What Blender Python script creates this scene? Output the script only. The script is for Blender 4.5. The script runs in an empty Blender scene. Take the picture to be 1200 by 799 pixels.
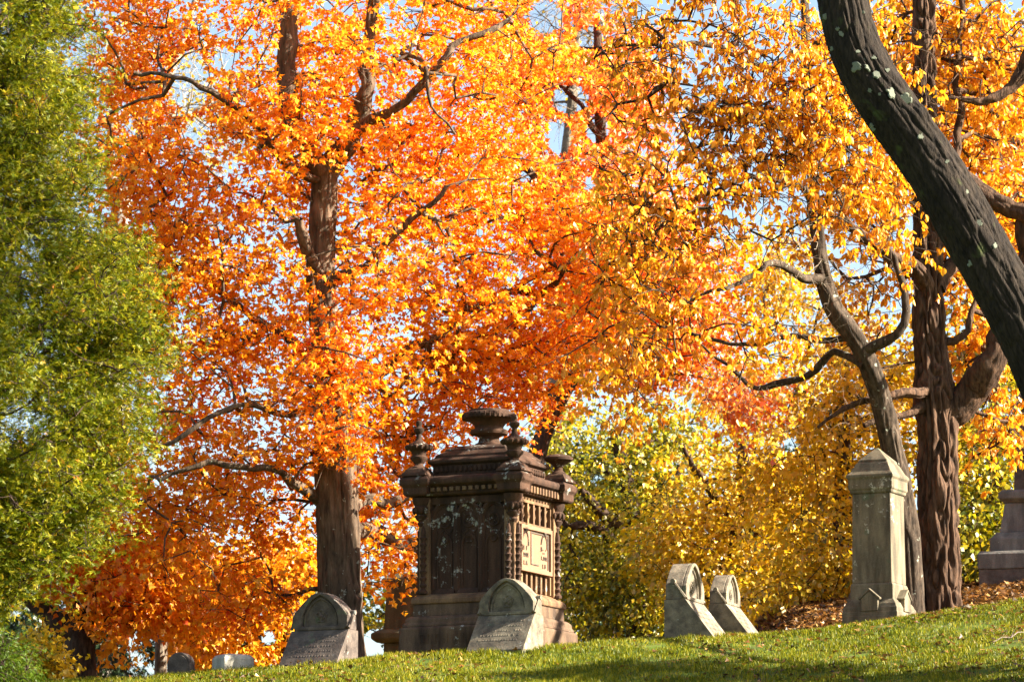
import bpy, bmesh, math, random
import numpy as np
from mathutils import Vector, Matrix

random.seed(7)
SC = bpy.context.scene
COL = SC.collection
R = math.radians
F = 5000.0                      # focal length in photo pixels (150 mm lens)
PITCH = math.atan((1180 - 399.5) / F)
EYE = 1.6
CP, SP = math.cos(PITCH), math.sin(PITCH)

def at(px, py, Y):
    """a point at forward distance Y seen at photo pixel (px, py)"""
    a, b = (px - 600.0) / F, (399.5 - py) / F
    dx, dy, dz = a, CP - SP * b, SP + CP * b
    k = Y / dy
    return np.array([dx * k, Y, EYE + dz * k])

def to_px(P):
    P = np.asarray(P, float)
    y, z = P[..., 1], P[..., 2] - EYE
    f = CP * y + SP * z
    u = -SP * y + CP * z
    return 600 + F * P[..., 0] / f, 399.5 - F * u / f

# ------------------------------------------------------------------ noise
def _hash(i, j, k, seed):
    h = (i.astype(np.int64) * 374761393 + j.astype(np.int64) * 668265263 + k.astype(np.int64) * 2147483647 + seed * 974711) & 0xffffffff
    h = ((h ^ (h >> 13)) * 1274126177) & 0xffffffff
    h = h ^ (h >> 16)
    return (h & 0xffff) / 65535.0

def vnoise(P, seed=0):
    P = np.asarray(P, float)
    i = np.floor(P).astype(np.int64)
    f = P - i
    f = f * f * (3 - 2 * f)
    out = 0
    for a in (0, 1):
        for b in (0, 1):
            for c in (0, 1):
                w = (f[..., 0] if a else 1 - f[..., 0]) * (f[..., 1] if b else 1 - f[..., 1]) * (f[..., 2] if c else 1 - f[..., 2])
                out = out + w * _hash(i[..., 0] + a, i[..., 1] + b, i[..., 2] + c, seed)
    return out

# ------------------------------------------------------------------ materials
def newmat(name):
    m = bpy.data.materials.new(name)
    m.use_nodes = True
    nt = m.node_tree
    nt.nodes.clear()
    out = nt.nodes.new('ShaderNodeOutputMaterial')
    return m, nt, out

def N(nt, t, **kw):
    n = nt.nodes.new(t)
    for k, v in kw.items():
        if k in n.inputs:
            n.inputs[k].default_value = v
        else:
            setattr(n, k, v)
    return n

def ramp(nt, stops, interp='LINEAR'):
    r = nt.nodes.new('ShaderNodeValToRGB')
    cr = r.color_ramp
    cr.interpolation = interp
    while len(cr.elements) < len(stops):
        cr.elements.new(0.5)
    for e, (p, c) in zip(cr.elements, stops):
        e.position = p
        e.color = (c[0], c[1], c[2], 1)
    return r

def mixc(nt, a, b, fac, mode='MIX'):
    m = nt.nodes.new('ShaderNodeMix')
    m.data_type = 'RGBA'
    m.blend_type = mode
    for sock, v in ((m.inputs[6], a), (m.inputs[7], b), (m.inputs[0], fac)):
        if hasattr(v, 'links'):
            nt.links.new(v, sock)
        elif isinstance(v, (tuple, list)):
            sock.default_value = (v[0], v[1], v[2], 1)
        else:
            sock.default_value = v
    return m.outputs[2]

def leafmat(name, stops, trans=0.45, nscale=0.6, namt=0.5, gloss=0.05, tcol=(1.0, 0.9, 0.75)):
    m, nt, out = newmat(name)
    L = nt.links.new
    a = N(nt, 'ShaderNodeAttribute', attribute_name='leaf')
    tc = N(nt, 'ShaderNodeTexCoord')
    no = N(nt, 'ShaderNodeTexNoise', Scale=nscale, Detail=3.0)
    L(tc.outputs['Object'], no.inputs['Vector'])
    mm = N(nt, 'ShaderNodeMath', operation='MULTIPLY_ADD')
    mm.inputs[1].default_value = namt * 2
    mm.inputs[2].default_value = -namt
    L(no.outputs['Fac'], mm.inputs[0])
    ad = N(nt, 'ShaderNodeMath', operation='ADD', use_clamp=True)
    L(a.outputs['Fac'], ad.inputs[0]); L(mm.outputs[0], ad.inputs[1])
    r = ramp(nt, stops)
    L(ad.outputs[0], r.inputs[0])
    d = N(nt, 'ShaderNodeBsdfDiffuse')
    L(r.outputs[0], d.inputs[0])
    t = N(nt, 'ShaderNodeBsdfTranslucent')
    tcc = mixc(nt, r.outputs[0], tcol, 1.0, 'MULTIPLY')
    L(tcc, t.inputs[0])
    mx = N(nt, 'ShaderNodeMixShader'); mx.inputs[0].default_value = trans
    L(d.outputs[0], mx.inputs[1]); L(t.outputs[0], mx.inputs[2])
    g = N(nt, 'ShaderNodeBsdfGlossy', Roughness=0.42)
    mx2 = N(nt, 'ShaderNodeMixShader'); mx2.inputs[0].default_value = gloss
    L(mx.outputs[0], mx2.inputs[1]); L(g.outputs[0], mx2.inputs[2])
    L(mx2.outputs[0], out.inputs[0])
    return m

def barkmat(name, dark, light, sc=(6, 6, 1.2), bump=0.6, lichen=0.0, moss=0.0, lcol=(0.32, 0.34, 0.27)):
    m, nt, out = newmat(name)
    L = nt.links.new
    tc = N(nt, 'ShaderNodeTexCoord')
    mp = N(nt, 'ShaderNodeMapping'); mp.inputs['Scale'].default_value = sc
    L(tc.outputs['Object'], mp.inputs[0])
    n1 = N(nt, 'ShaderNodeTexNoise', Scale=2.2, Detail=8.0, Roughness=0.65)
    L(mp.outputs[0], n1.inputs['Vector'])
    r = ramp(nt, [(0.32, dark), (0.68, light)])
    L(n1.outputs['Fac'], r.inputs[0])
    n2 = N(nt, 'ShaderNodeTexNoise', Scale=1.7, Detail=4.0)
    L(tc.outputs['Object'], n2.inputs['Vector'])
    r2 = ramp(nt, [(0.35, (0.65, 0.62, 0.6)), (0.7, (1.15, 1.12, 1.1))])
    L(n2.outputs['Fac'], r2.inputs[0])
    c = mixc(nt, r.outputs[0], r2.outputs[0], 1.0, 'MULTIPLY')
    if moss > 0:
        n4 = N(nt, 'ShaderNodeTexNoise', Scale=3.0, Detail=6.0)
        L(tc.outputs['Object'], n4.inputs['Vector'])
        r4 = ramp(nt, [(0.62 - moss * .2, (0, 0, 0)), (0.72 - moss * .2, (1, 1, 1))])
        L(n4.outputs['Fac'], r4.inputs[0])
        c = mixc(nt, c, (0.05, 0.06, 0.02), r4.outputs[0])
    if lichen > 0:
        n3 = N(nt, 'ShaderNodeTexNoise', Scale=9.0, Detail=5.0, Roughness=0.6)
        L(tc.outputs['Object'], n3.inputs['Vector'])
        r3 = ramp(nt, [(0.66 - lichen * .1, (0, 0, 0)), (0.7 - lichen * .1, (1, 1, 1))])
        L(n3.outputs['Fac'], r3.inputs[0])
        c = mixc(nt, c, lcol, r3.outputs[0])
    b = N(nt, 'ShaderNodeBsdfPrincipled', Roughness=0.9)
    b.inputs['Specular IOR Level'].default_value = 0.2
    L(c, b.inputs['Base Color'])
    bp = N(nt, 'ShaderNodeBump', Strength=bump, Distance=0.05)
    L(n1.outputs['Fac'], bp.inputs['Height'])
    L(bp.outputs[0], b.inputs['Normal'])
    L(b.outputs[0], out.inputs[0])
    return m

def stonemat(name, base, dark, stain=0.5, lichen=0.3, lcol=(0.42, 0.43, 0.38), moss=0.0, bump=0.35, grain=60.0, streak=True):
    m, nt, out = newmat(name)
    L = nt.links.new
    tc = N(nt, 'ShaderNodeTexCoord')
    geo = N(nt, 'ShaderNodeNewGeometry')
    pos = geo.outputs['Position']
    mp = N(nt, 'ShaderNodeMapping'); mp.inputs['Scale'].default_value = (5, 5, 1.0 if streak else 5)
    L(pos, mp.inputs[0])
    n1 = N(nt, 'ShaderNodeTexNoise', Scale=1.0, Detail=7.0, Roughness=0.6)
    L(mp.outputs[0], n1.inputs['Vector'])
    r1 = ramp(nt, [(0.55 - stain * .35, dark), (0.72 - stain * .1, base)])
    L(n1.outputs['Fac'], r1.inputs[0])
    n2 = N(nt, 'ShaderNodeTexNoise', Scale=grain, Detail=3.0)
    L(pos, n2.inputs['Vector'])
    r2 = ramp(nt, [(0.3, (0.78, 0.77, 0.76)), (0.7, (1.12, 1.12, 1.12))])
    L(n2.outputs['Fac'], r2.inputs[0])
    c = mixc(nt, r1.outputs[0], r2.outputs[0], 1.0, 'MULTIPLY')
    if moss > 0:
        n5 = N(nt, 'ShaderNodeTexNoise', Scale=3.5, Detail=6.0)
        L(pos, n5.inputs['Vector'])
        r5 = ramp(nt, [(0.64 - moss * .2, (0, 0, 0)), (0.74 - moss * .2, (1, 1, 1))])
        L(n5.outputs['Fac'], r5.inputs[0])
        c = mixc(nt, c, (0.10, 0.12, 0.07), r5.outputs[0])
    if lichen > 0:
        n3 = N(nt, 'ShaderNodeTexNoise', Scale=7.0, Detail=9.0, Roughness=0.72)
        L(pos, n3.inputs['Vector'])
        n6 = N(nt, 'ShaderNodeTexNoise', Scale=1.3, Detail=2.0)
        L(pos, n6.inputs['Vector'])
        ma = N(nt, 'ShaderNodeMath', operation='MULTIPLY_ADD')
        ma.inputs[1].default_value = 0.5; ma.inputs[2].default_value = -0.25
        L(n6.outputs['Fac'], ma.inputs[0])
        mb = N(nt, 'ShaderNodeMath', operation='ADD')
        L(ma.outputs[0], mb.inputs[0]); L(n3.outputs['Fac'], mb.inputs[1])
        r3 = ramp(nt, [(0.70 - lichen * .15, (0, 0, 0)), (0.76 - lichen * .15, (1, 1, 1))])
        L(mb.outputs[0], r3.inputs[0])
        c = mixc(nt, c, lcol, r3.outputs[0])
    b = N(nt, 'ShaderNodeBsdfPrincipled', Roughness=0.88)
    b.inputs['Specular IOR Level'].default_value = 0.25
    L(c, b.inputs['Base Color'])
    n4 = N(nt, 'ShaderNodeTexNoise', Scale=22.0, Detail=8.0, Roughness=0.7)
    L(pos, n4.inputs['Vector'])
    bp = N(nt, 'ShaderNodeBump', Strength=bump, Distance=0.03)
    L(n4.outputs['Fac'], bp.inputs['Height'])
    L(bp.outputs[0], b.inputs['Normal'])
    L(b.outputs[0], out.inputs[0])
    return m

# ------------------------------------------------------------------ object helpers
def tag(o, label=None, cat=None, group=None, kind=None):
    if label: o['label'] = label
    if cat: o['category'] = cat
    if group: o['group'] = group
    if kind: o['kind'] = kind
    return o

def empty(name, loc, rz=0.0):
    o = bpy.data.objects.new(name, None)
    COL.objects.link(o)
    o.location = loc
    o.rotation_euler = (0, 0, rz)
    o.empty_display_size = 0.2
    return o

def link_mesh(name, me, mat, parent=None, smooth=False, bevel=0.0):
    o = bpy.data.objects.new(name, me)
    COL.objects.link(o)
    if mat: me.materials.append(mat)
    if parent: o.parent = parent
    if smooth:
        me.polygons.foreach_set('use_smooth', np.ones(len(me.polygons), bool))
    if bevel > 0:
        b = o.modifiers.new('bevel', 'BEVEL')
        b.width = bevel; b.segments = 2; b.limit_method = 'ANGLE'; b.angle_limit = R(35)
        b.harden_normals = False
    return o

def np_mesh(name, V, Fc, attr=None):
    """V (n,3); Fc (m,k) faces of k corners; attr per-face float"""
    me = bpy.data.meshes.new(name)
    V = np.ascontiguousarray(V, dtype=np.float32)
    Fc = np.ascontiguousarray(Fc, dtype=np.int32)
    n, (m, k) = len(V), Fc.shape
    me.vertices.add(n); me.vertices.foreach_set('co', V.ravel())
    me.loops.add(m * k); me.loops.foreach_set('vertex_index', Fc.ravel())
    me.polygons.add(m)
    me.polygons.foreach_set('loop_start', np.arange(0, m * k, k, dtype=np.int32))
    try:
        me.polygons.foreach_set('loop_total', np.full(m, k, dtype=np.int32))
    except Exception:
        pass
    if attr is not None:
        a = me.attributes.new('leaf', 'FLOAT', 'FACE')
        a.data.foreach_set('value', np.ascontiguousarray(attr, dtype=np.float32))
    me.update(calc_edges=True)
    return me

class MB:
    """collects solid shapes, then links them as one mesh object"""
    def __init__(s): s.v, s.f = [], []
    def add(s, V, Fs):
        o = len(s.v)
        s.v += [tuple(map(float, p)) for p in V]
        s.f += [tuple(i + o for i in f) for f in Fs]
        return s
    def box(s, x0, x1, y0, y1, z0, z1):
        V = [(x0,y0,z0),(x1,y0,z0),(x1,y1,z0),(x0,y1,z0),(x0,y0,z1),(x1,y0,z1),(x1,y1,z1),(x0,y1,z1)]
        return s.add(V, [(0,3,2,1),(4,5,6,7),(0,1,5,4),(1,2,6,5),(2,3,7,6),(3,0,4,7)])
    def stack(s, prof, cx=0, cy=0, n=4, rot=None, asp=1.0):
        """square (n=4) or round stack of (half-width, z) rings, capped"""
        V, Fs = [], []
        for (a, z) in prof:
            for i in range(n):
                if n == 4:
                    sx, sy = ((-1,-1),(1,-1),(1,1),(-1,1))[i]
                    V.append((cx + sx*a, cy + sy*a*asp, z))
                else:
                    t = 2*math.pi*i/n + (rot or 0)
                    V.append((cx + a*math.cos(t), cy + a*math.sin(t)*asp, z))
        for k in range(len(prof)-1):
            for i in range(n):
                j = (i+1) % n
                Fs.append((k*n+i, k*n+j, (k+1)*n+j, (k+1)*n+i))
        Fs.append(tuple(range(n-1, -1, -1)))
        Fs.append(tuple((len(prof)-1)*n + i for i in range(n)))
        return s.add(V, Fs)
    def prism(s, poly, a0, a1, axis):
        """polygon in 2-D extruded from a0 to a1: axis 'y' -> poly is (x,z); 'x' -> poly is (y,z); 'z' -> (x,y)"""
        n = len(poly)
        def P(p, a): return {'y': (p[0], a, p[1]), 'x': (a, p[0], p[1]), 'z': (p[0], p[1], a)}[axis]
        V = [P(p, a0) for p in poly] + [P(p, a1) for p in poly]
        Fs = [tuple(range(n)), tuple(range(2*n-1, n-1, -1))]
        for i in range(n):
            j = (i+1) % n
            Fs.append((j, i, n+i, n+j))
        return s.add(V, Fs)
    def ring(s, outer, inner, a0, a1, axis):
        n = len(outer)
        def P(p, a): return {'y': (p[0], a, p[1]), 'x': (a, p[0], p[1])}[axis]
        V = [P(p,a0) for p in outer]+[P(p,a0) for p in inner]+[P(p,a1) for p in outer]+[P(p,a1) for p in inner]
        Fs = []
        for i in range(n):
            j = (i+1) % n
            Fs += [(i,j,n+j,n+i),(2*n+j,2*n+i,3*n+i,3*n+j),(j,i,2*n+i,2*n+j),(n+i,n+j,3*n+j,3*n+i)]
        return s.add(V, Fs)
    def tube(s, pts, r, n=6, closed=False):
        pts = [Vector(p) for p in pts]
        m = len(pts)
        rs = r if hasattr(r, '__len__') else [r]*m
        V, Fs = [], []
        ref = None
        for i, p in enumerate(pts):
            a = pts[(i-1) % m] if (closed or i > 0) else p
            b = pts[(i+1) % m] if (closed or i < m-1) else p
            t = (b-a).normalized()
            if ref is None:
                ref = t.orthogonal().normalized()
            u = (ref - t*ref.dot(t)).normalized(); ref = u
            w = t.cross(u)
            for k in range(n):
                an = 2*math.pi*k/n
                V.append(p + (u*math.cos(an) + w*math.sin(an))*rs[i])
        for i in range(m if closed else m-1):
            i2 = (i+1) % m
            for k in range(n):
                k2 = (k+1) % n
                Fs.append((i*n+k, i*n+k2, i2*n+k2, i2*n+k))
        if not closed:
            Fs.append(tuple(range(n-1,-1,-1))); Fs.append(tuple((m-1)*n+k for k in range(n)))
        return s.add(V, Fs)
    def build(s, name, mat, parent=None, smooth=False, bevel=0.0):
        me = bpy.data.meshes.new(name)
        me.from_pydata(s.v, [], s.f)
        bm = bmesh.new(); bm.from_mesh(me)
        bmesh.ops.recalc_face_normals(bm, faces=bm.faces[:])
        bm.to_mesh(me); bm.free()
        me.update()
        o = link_mesh(name, me, mat, parent, smooth, bevel)
        if smooth:
            try:
                me.set_sharp_from_angle(angle=R(40))
            except Exception:
                pass
        return o

# ------------------------------------------------------------------ terrain
CR = 70.0
CREST = [(-600,822),(-200,810),(0,803),(100,799),(200,794),(300,786),(400,777),(465,770),(620,762),(760,752),(880,748),(985,741),(1080,728),(1130,721),(1200,709),(1400,682),(1800,650)]
_cx = np.array([at(a, b, CR)[0] for a, b in CREST])
_cz = np.array([at(a, b, CR)[2] for a, b in CREST])
PEXP = 1.9

def sstep(x, a, b):
    t = np.clip((x - a) / (b - a), 0, 1)
    return t * t * (3 - 2 * t)

def terrain(x, y):
    x = np.asarray(x, float); y = np.asarray(y, float)
    # columns follow the lines of sight a little so that the lawn keeps its fall to the left
    h = np.interp(x, _cx, _cz)
    h = (h + np.interp(x - .4, _cx, _cz) + np.interp(x + .4, _cx, _cz)) / 3
    t = np.clip(y / CR, 0, 1)
    zb = h * t ** PEXP
    s0 = PEXP * h / CR
    u = np.clip(y - CR, 0, None)
    sR = sstep(x, 2.6, 6.0)
    sF = -0.07 + sR * 0.11
    ue = 30 * (1 - np.exp(-u / 30)) * (1 - sR) + np.minimum(u, 26) * sR
    Lr = .8
    bank = .075 * sR * np.minimum(np.log1p(np.exp((u - 3.2) * 2)) / 2, 22)
    za = h + sF * ue + (s0 - sF) * Lr * (1 - np.exp(-u / Lr)) + bank
    z = np.where(y <= CR, zb, za)
    far = sstep(np.abs(x), 30, 120)
    z = z * (1 - 0.6 * far)
    P = np.stack([x * .8, y * .8, np.zeros_like(x)], -1)
    amp = 0.05 * sstep(y, 20, 40) * (1 - sstep(y, CR - 6, CR - 1) * .7)
    z = z + (vnoise(P, 3) - .5) * amp + (vnoise(P * 3.1, 5) - .5) * amp * .4
    return z

def ground_z(x, y): return float(terrain(np.array([x]), np.array([y]))[0])

def axis_pts(segs):
    out = []
    for a, b, st in segs:
        out += list(np.arange(a, b, st))
    out.append(segs[-1][1])
    return np.array(out)

xs = axis_pts([(-900,-100,50),(-100,-20,5),(-20,-11,.8),(-11,11,.18),(11,20,.8),(20,100,5),(100,900,50)])
ys = axis_pts([(-60,30,6),(30,54,1.5),(54,80,.16),(80,110,1.2),(110,200,8),(200,1600,70)])
X, Yg = np.meshgrid(xs, ys, indexing='ij')
Z = terrain(X, Yg)
nx, ny = X.shape
idx = np.arange(nx * ny).reshape(nx, ny)
quads = np.stack([idx[:-1,:-1], idx[1:,:-1], idx[1:,1:], idx[:-1,1:]], -1).reshape(-1, 4)

def ground_material():
    m, nt, out = newmat('lawn_soil')
    L = nt.links.new
    geo = N(nt, 'ShaderNodeNewGeometry')
    pos = geo.outputs['Position']
    n1 = N(nt, 'ShaderNodeTexNoise', Scale=1.1, Detail=6.0)
    L(pos, n1.inputs['Vector'])
    r1 = ramp(nt, [(0.3, (0.035, 0.06, 0.008)), (0.55, (0.075, 0.12, 0.014)), (0.75, (0.14, 0.15, 0.03))])
    L(n1.outputs['Fac'], r1.inputs[0])
    n2 = N(nt, 'ShaderNodeTexNoise', Scale=9.0, Detail=6.0)
    L(pos, n2.inputs['Vector'])
    r2 = ramp(nt, [(0.5, (0, 0, 0)), (0.66, (1, 1, 1))])
    L(n2.outputs['Fac'], r2.inputs[0])
    c = mixc(nt, r1.outputs[0], (0.10, 0.075, 0.03), r2.outputs[0])
    # leaf litter on the bank beyond the lawn
    sep = N(nt, 'ShaderNodeSeparateXYZ'); L(pos, sep.inputs[0])
    n3 = N(nt, 'ShaderNodeTexNoise', Scale=0.6, Detail=3.0)
    L(pos, n3.inputs['Vector'])
    a1 = N(nt, 'ShaderNodeMath', operation='MULTIPLY_ADD'); a1.inputs[1].default_value = 4.0; a1.inputs[2].default_value = -2.0
    L(n3.outputs['Fac'], a1.inputs[0])
    a2 = N(nt, 'ShaderNodeMath', operation='ADD'); L(sep.outputs['Y'], a2.inputs[0]); L(a1.outputs[0], a2.inputs[1])
    mr = N(nt, 'ShaderNodeMapRange'); mr.inputs[1].default_value = 72.0; mr.inputs[2].default_value = 73.5
    L(a2.outputs[0], mr.inputs[0])
    n4 = N(nt, 'ShaderNodeTexVoronoi', Scale=11.0)
    L(pos, n4.inputs['Vector'])
    r4 = ramp(nt, [(0.0, (0.06, 0.03, 0.012)), (0.4, (0.13, 0.06, 0.015)), (0.7, (0.17, 0.09, 0.02)), (1.0, (0.05, 0.03, 0.015))])
    L(n4.outputs['Color'], r4.inputs[0])
    c = mixc(nt, c, r4.outputs[0], mr.outputs[0])
    b = N(nt, 'ShaderNodeBsdfPrincipled', Roughness=0.95)
    b.inputs['Specular IOR Level'].default_value = 0.1
    L(c, b.inputs['Base Color'])
    bp = N(nt, 'ShaderNodeBump', Strength=0.6, Distance=0.04)
    L(n2.outputs['Fac'], bp.inputs['Height']); L(bp.outputs[0], b.inputs['Normal'])
    L(b.outputs[0], out.inputs[0])
    return m

gme = np_mesh('ground', np.stack([X, Yg, Z], -1).reshape(-1, 3), quads)
tag(link_mesh('ground', gme, ground_material(), smooth=True), 'grassy cemetery hillside rising to the right', None, kind='structure')

# ------------------------------------------------------------------ leaves
def norm(v): return v / (np.linalg.norm(v, axis=-1, keepdims=True) + 1e-9)

T_MAPLE = (np.array([(0,0,0),(.5,.30,.10),(.2,.52,.03),(0,1,-.12),(-.2,.52,.03),(-.5,.30,.10)]), np.array([(0,1,2),(0,2,3),(0,3,4),(0,4,5)]))
T_LANCE = (np.array([(0,0,0),(.2,.32,.06),(.16,.68,.03),(0,1,-.08),(-.16,.68,.03),(-.2,.32,.06)]), np.array([(0,1,2),(0,2,3),(0,3,4),(0,4,5)]))
T_OVAL = (np.array([(0,0,0),(.38,.4,.1),(0,1,-.08),(-.38,.4,.1)]), np.array([(0,1,2),(0,2,3)]))
T_SPRAY = (np.array([(0,0,0),(.22,.62,.05),(.08,.5,0),(.05,1,.02),(-.05,.85,0),(-.09,.5,0),(-.3,.68,.06)]), np.array([(0,1,2),(0,3,4),(0,5,6)]))
T_TUFT = (np.array([(0,0,0),(.30,.72,.1),(.10,.45,0),(0,1,0),(-.10,.45,0),(-.30,.72,-.1)]), np.array([(0,1,2),(0,2,3),(0,3,4),(0,4,5)]))

def leaf_mesh(name, pos, tip, nrm, size, tmpl, rng, rnd=None, wide=1.0):
    tv, tf = tmpl
    n = len(pos)
    yv = norm(tip)
    zv = norm(nrm - yv * (nrm * yv).sum(-1, keepdims=True))
    xv = np.cross(yv, zv)
    sz = size[:, None, None]
    w = wide * rng.uniform(.8, 1.2, n)[:, None, None]
    fold = rng.uniform(-1.2, 2.2, n)[:, None, None]
    V = pos[:, None, :] + sz * (tv[None,:,0,None] * w * xv[:,None,:] + tv[None,:,1,None] * yv[:,None,:] + tv[None,:,2,None] * fold * zv[:,None,:])
    k = len(tv)
    Fc = (tf[None] + (np.arange(n) * k)[:, None, None]).reshape(-1, 3)
    if rnd is None: rnd = rng.random(n)
    return np_mesh(name, V.reshape(-1, 3), Fc, np.repeat(rnd, len(tf)))

def spray_leaves(tips, dirs, rng, per, spread, flat, hang, size, centre=None, up=.55, jitter=.6, tuft=1):
    """leaf positions and orientations round each twig tip"""
    n = len(tips)
    cnt = np.maximum(1, (per * rng.uniform(.45, 1.5, n)).astype(int))
    ii = np.repeat(np.arange(n), cnt)
    m = len(ii)
    off = rng.normal(0, 1, (m, 3)) * spread
    if tuft > 1:
        # leaves hang in whorls from shared shoots
        q = np.arange(m) // tuft
        off = (rng.normal(0, 1, (q[-1] + 1, 3)) * spread)[q] + rng.normal(0, .022, (m, 3))
    off[:, 2] *= flat
    tilt = rng.normal(0, .35, (n, 2))[ii]
    off[:, 2] += off[:, 0] * tilt[:, 0] + off[:, 1] * tilt[:, 1] - .25 * (off[:, 0] ** 2 + off[:, 1] ** 2) ** .5 * hang
    pos = tips[ii] + off
    outw = norm(off + dirs[ii] * .2)
    if tuft > 1: outw = norm(rng.normal(0, 1, (m, 3)) * np.array([1, 1, .4]))
    tip = norm(outw * (1 - hang) + np.array([0, 0, -1.0]) * hang + rng.normal(0, .35 if hang < .8 else .22, (m, 3)))
    nrm = np.array([0, 0, 1.0]) * up + rng.normal(0, jitter, (m, 3)) + outw * .25
    sz = size[0] + (size[1] - size[0]) * rng.random(m)
    return pos, tip, norm(nrm), sz, ii

# ------------------------------------------------------------------ wood
def catmull(pts, step=.18):
    pts = np.asarray(pts, float)
    out = []
    P = np.vstack([2*pts[0]-pts[1], pts, 2*pts[-1]-pts[-2]])
    for i in range(1, len(P)-2):
        p0, p1, p2, p3 = P[i-1], P[i], P[i+1], P[i+2]
        n = max(2, int(np.linalg.norm((p2-p1)[:3]) / step))
        for t in np.arange(n) / n:
            out.append(.5*((2*p1)+(-p0+p2)*t+(2*p0-5*p1+4*p2-p3)*t*t+(-p0+3*p1-3*p2+p3)*t**3))
    out.append(P[-2])
    return np.array(out)

def path_px(pp):
    """[(px,py,width_px,Y)] -> rows of x,y,z,radius"""
    return np.array([list(at(a, b, Y)) + [w * Y / F / 2] for a, b, w, Y in pp])

class Wood:
    def __init__(s):
        s.P = np.zeros((120000, 3)); s.n = 0
        s.par = []; s.fix = []; s.gen = []
    def push(s, p, par, fix=0.0, gen=1):
        s.P[s.n] = p; s.par.append(par); s.fix.append(fix); s.gen.append(gen); s.n += 1
        return s.n - 1
    def base(s, rows, gen, start=None):
        c = catmull(rows)
        if gen >= 10:
            l = np.arange(len(c)) * .18
            f = np.clip(l / .5, 0, 1)[:, None]
            q = np.stack([l * 1.6, np.full(len(c), gen * 7.3), np.zeros(len(c))], -1)
            for ax in range(3):
                c[:, ax] += (vnoise(q + ax * 11.7, 17) - .5) * .26 * f[:, 0] + (vnoise(q * 3.1 + ax * 5, 18) - .5) * .09 * f[:, 0]
            c[:, 3] *= .85 + .35 * vnoise(q * 2.2 + 40, 19)
        prev = -1
        if s.n:
            prev = int(np.argmin(((s.P[:s.n] - c[0, :3]) ** 2).sum(1)))
        for r in c:
            prev = s.push(r[:3], prev, r[3], gen)
        return c
    def grow(s, targets, rng, step=.28, arch=.14, wob=.10, down_pen=.6, order=.8, tgen=2):
        d0 = np.sqrt(((targets[:, None, :] - s.P[None, :s.n:4]) ** 2).sum(-1)).min(1)
        o = np.argsort(d0 + rng.uniform(0, order, len(targets)))
        tips = np.zeros(len(targets), int); dirs = np.zeros((len(targets), 3))
        for k in o:
            t = targets[k]
            dv = s.P[:s.n] - t
            d = np.sqrt((dv ** 2).sum(1))
            cost = d + down_pen * np.clip(dv[:, 2] - .1, 0, None) + .0
            i = int(np.argmin(cost))
            q = s.P[i].copy(); D = d[i]
            ns = max(1, int(D / step))
            c = (q + t) / 2 + np.array([0, 0, arch * D]) + rng.normal(0, wob, 3) * D
            prev = i
            for a in range(1, ns + 1):
                u = a / ns
                p = (1-u)**2*q + 2*u*(1-u)*c + u*u*t
                if a < ns: p = p + rng.normal(0, .022, 3)
                prev = s.push(p, prev, 0.0, tgen)
            tips[k] = prev
            dirs[k] = norm(t - c)
        return tips, dirs
    def radii(s, r0=.006, ex=2.3):
        n = s.n
        acc = np.zeros(n); r = np.zeros(n)
        par = s.par
        for i in range(n-1, -1, -1):
            pr = max(acc[i] ** (1/ex) if acc[i] > 0 else 0, r0)
            if s.fix[i] > 0: pr = s.fix[i]
            elif s.gen[i] == 5: pr = min(pr * .62, .013)
            r[i] = pr
            p = par[i]
            if p >= 0: acc[p] += min(pr, .2) ** ex
        for i in range(n):
            p = par[i]
            if p >= 0 and s.fix[i] == 0:
                r[i] = min(r[i], r[p] * .92)
        s.r = r
        return r
    def mesh(s, name, heroes=(0,), org=np.zeros(3), thin_sides=3, bare=False):
        n = s.n
        ch = [[] for _ in range(n)]
        for i in range(n):
            if s.par[i] >= 0: ch[s.par[i]].append(i)
        main = [-1] * n
        for i in range(n):
            if ch[i]:
                same = [c for c in ch[i] if s.gen[c] == s.gen[i] and s.fix[c] > 0]
                main[i] = same[0] if (same and s.fix[i] > 0) else max(ch[i], key=lambda c: s.r[c])
        VV, FF, off = [], [], 0
        for i in range(n):
            p = s.par[i]
            if p >= 0 and main[p] == i: continue
            chain = [i]
            while main[chain[-1]] >= 0: chain.append(main[chain[-1]])
            if (s.gen[i] == 5) != bare: continue
            if s.gen[i] in heroes:
                # trunk itself is another mesh: keep only what follows its tip
                k = 0
                while k < len(chain) and s.gen[chain[k]] == s.gen[i]: k += 1
                if k >= len(chain): continue
                chain = chain[k-1:]
                pts = s.P[chain]; rs = s.r[chain].copy(); rs[0] = rs[1]
            else:
                pts = s.P[chain]; rs = s.r[chain]
                if p >= 0:
                    pts = np.vstack([s.P[p], pts]); rs = np.concatenate([[min(rs[0] * 1.35, s.r[p])], rs])
            if len(pts) < 2: continue
            rm = rs.max()
            k = 14 if rm > .09 else 8 if rm > .04 else 5 if rm > .015 else thin_sides
            tg = np.gradient(pts, axis=0); tg = norm(tg)
            md = norm(tg.mean(0)); ref = np.eye(3)[int(np.argmin(np.abs(md)))]
            u = norm(np.cross(tg, ref)); w = np.cross(tg, u)
            an = 2 * np.pi * np.arange(k) / k
            V = pts[:, None, :] + rs[:, None, None] * (np.cos(an)[None, :, None] * u[:, None, :] + np.sin(an)[None, :, None] * w[:, None, :])
            m = len(pts)
            a = np.arange(m-1)[:, None] * k
            b = np.arange(k)[None, :]; b2 = (b + 1) % k
            f = np.stack([a+b, a+b2, a+k+b2, a+k+b], -1).reshape(-1, 4) + off
            VV.append(V.reshape(-1, 3)); FF.append(f); off += m * k
        if not VV: return None
        return np_mesh(name, np.vstack(VV) - org, np.vstack(FF))

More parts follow.
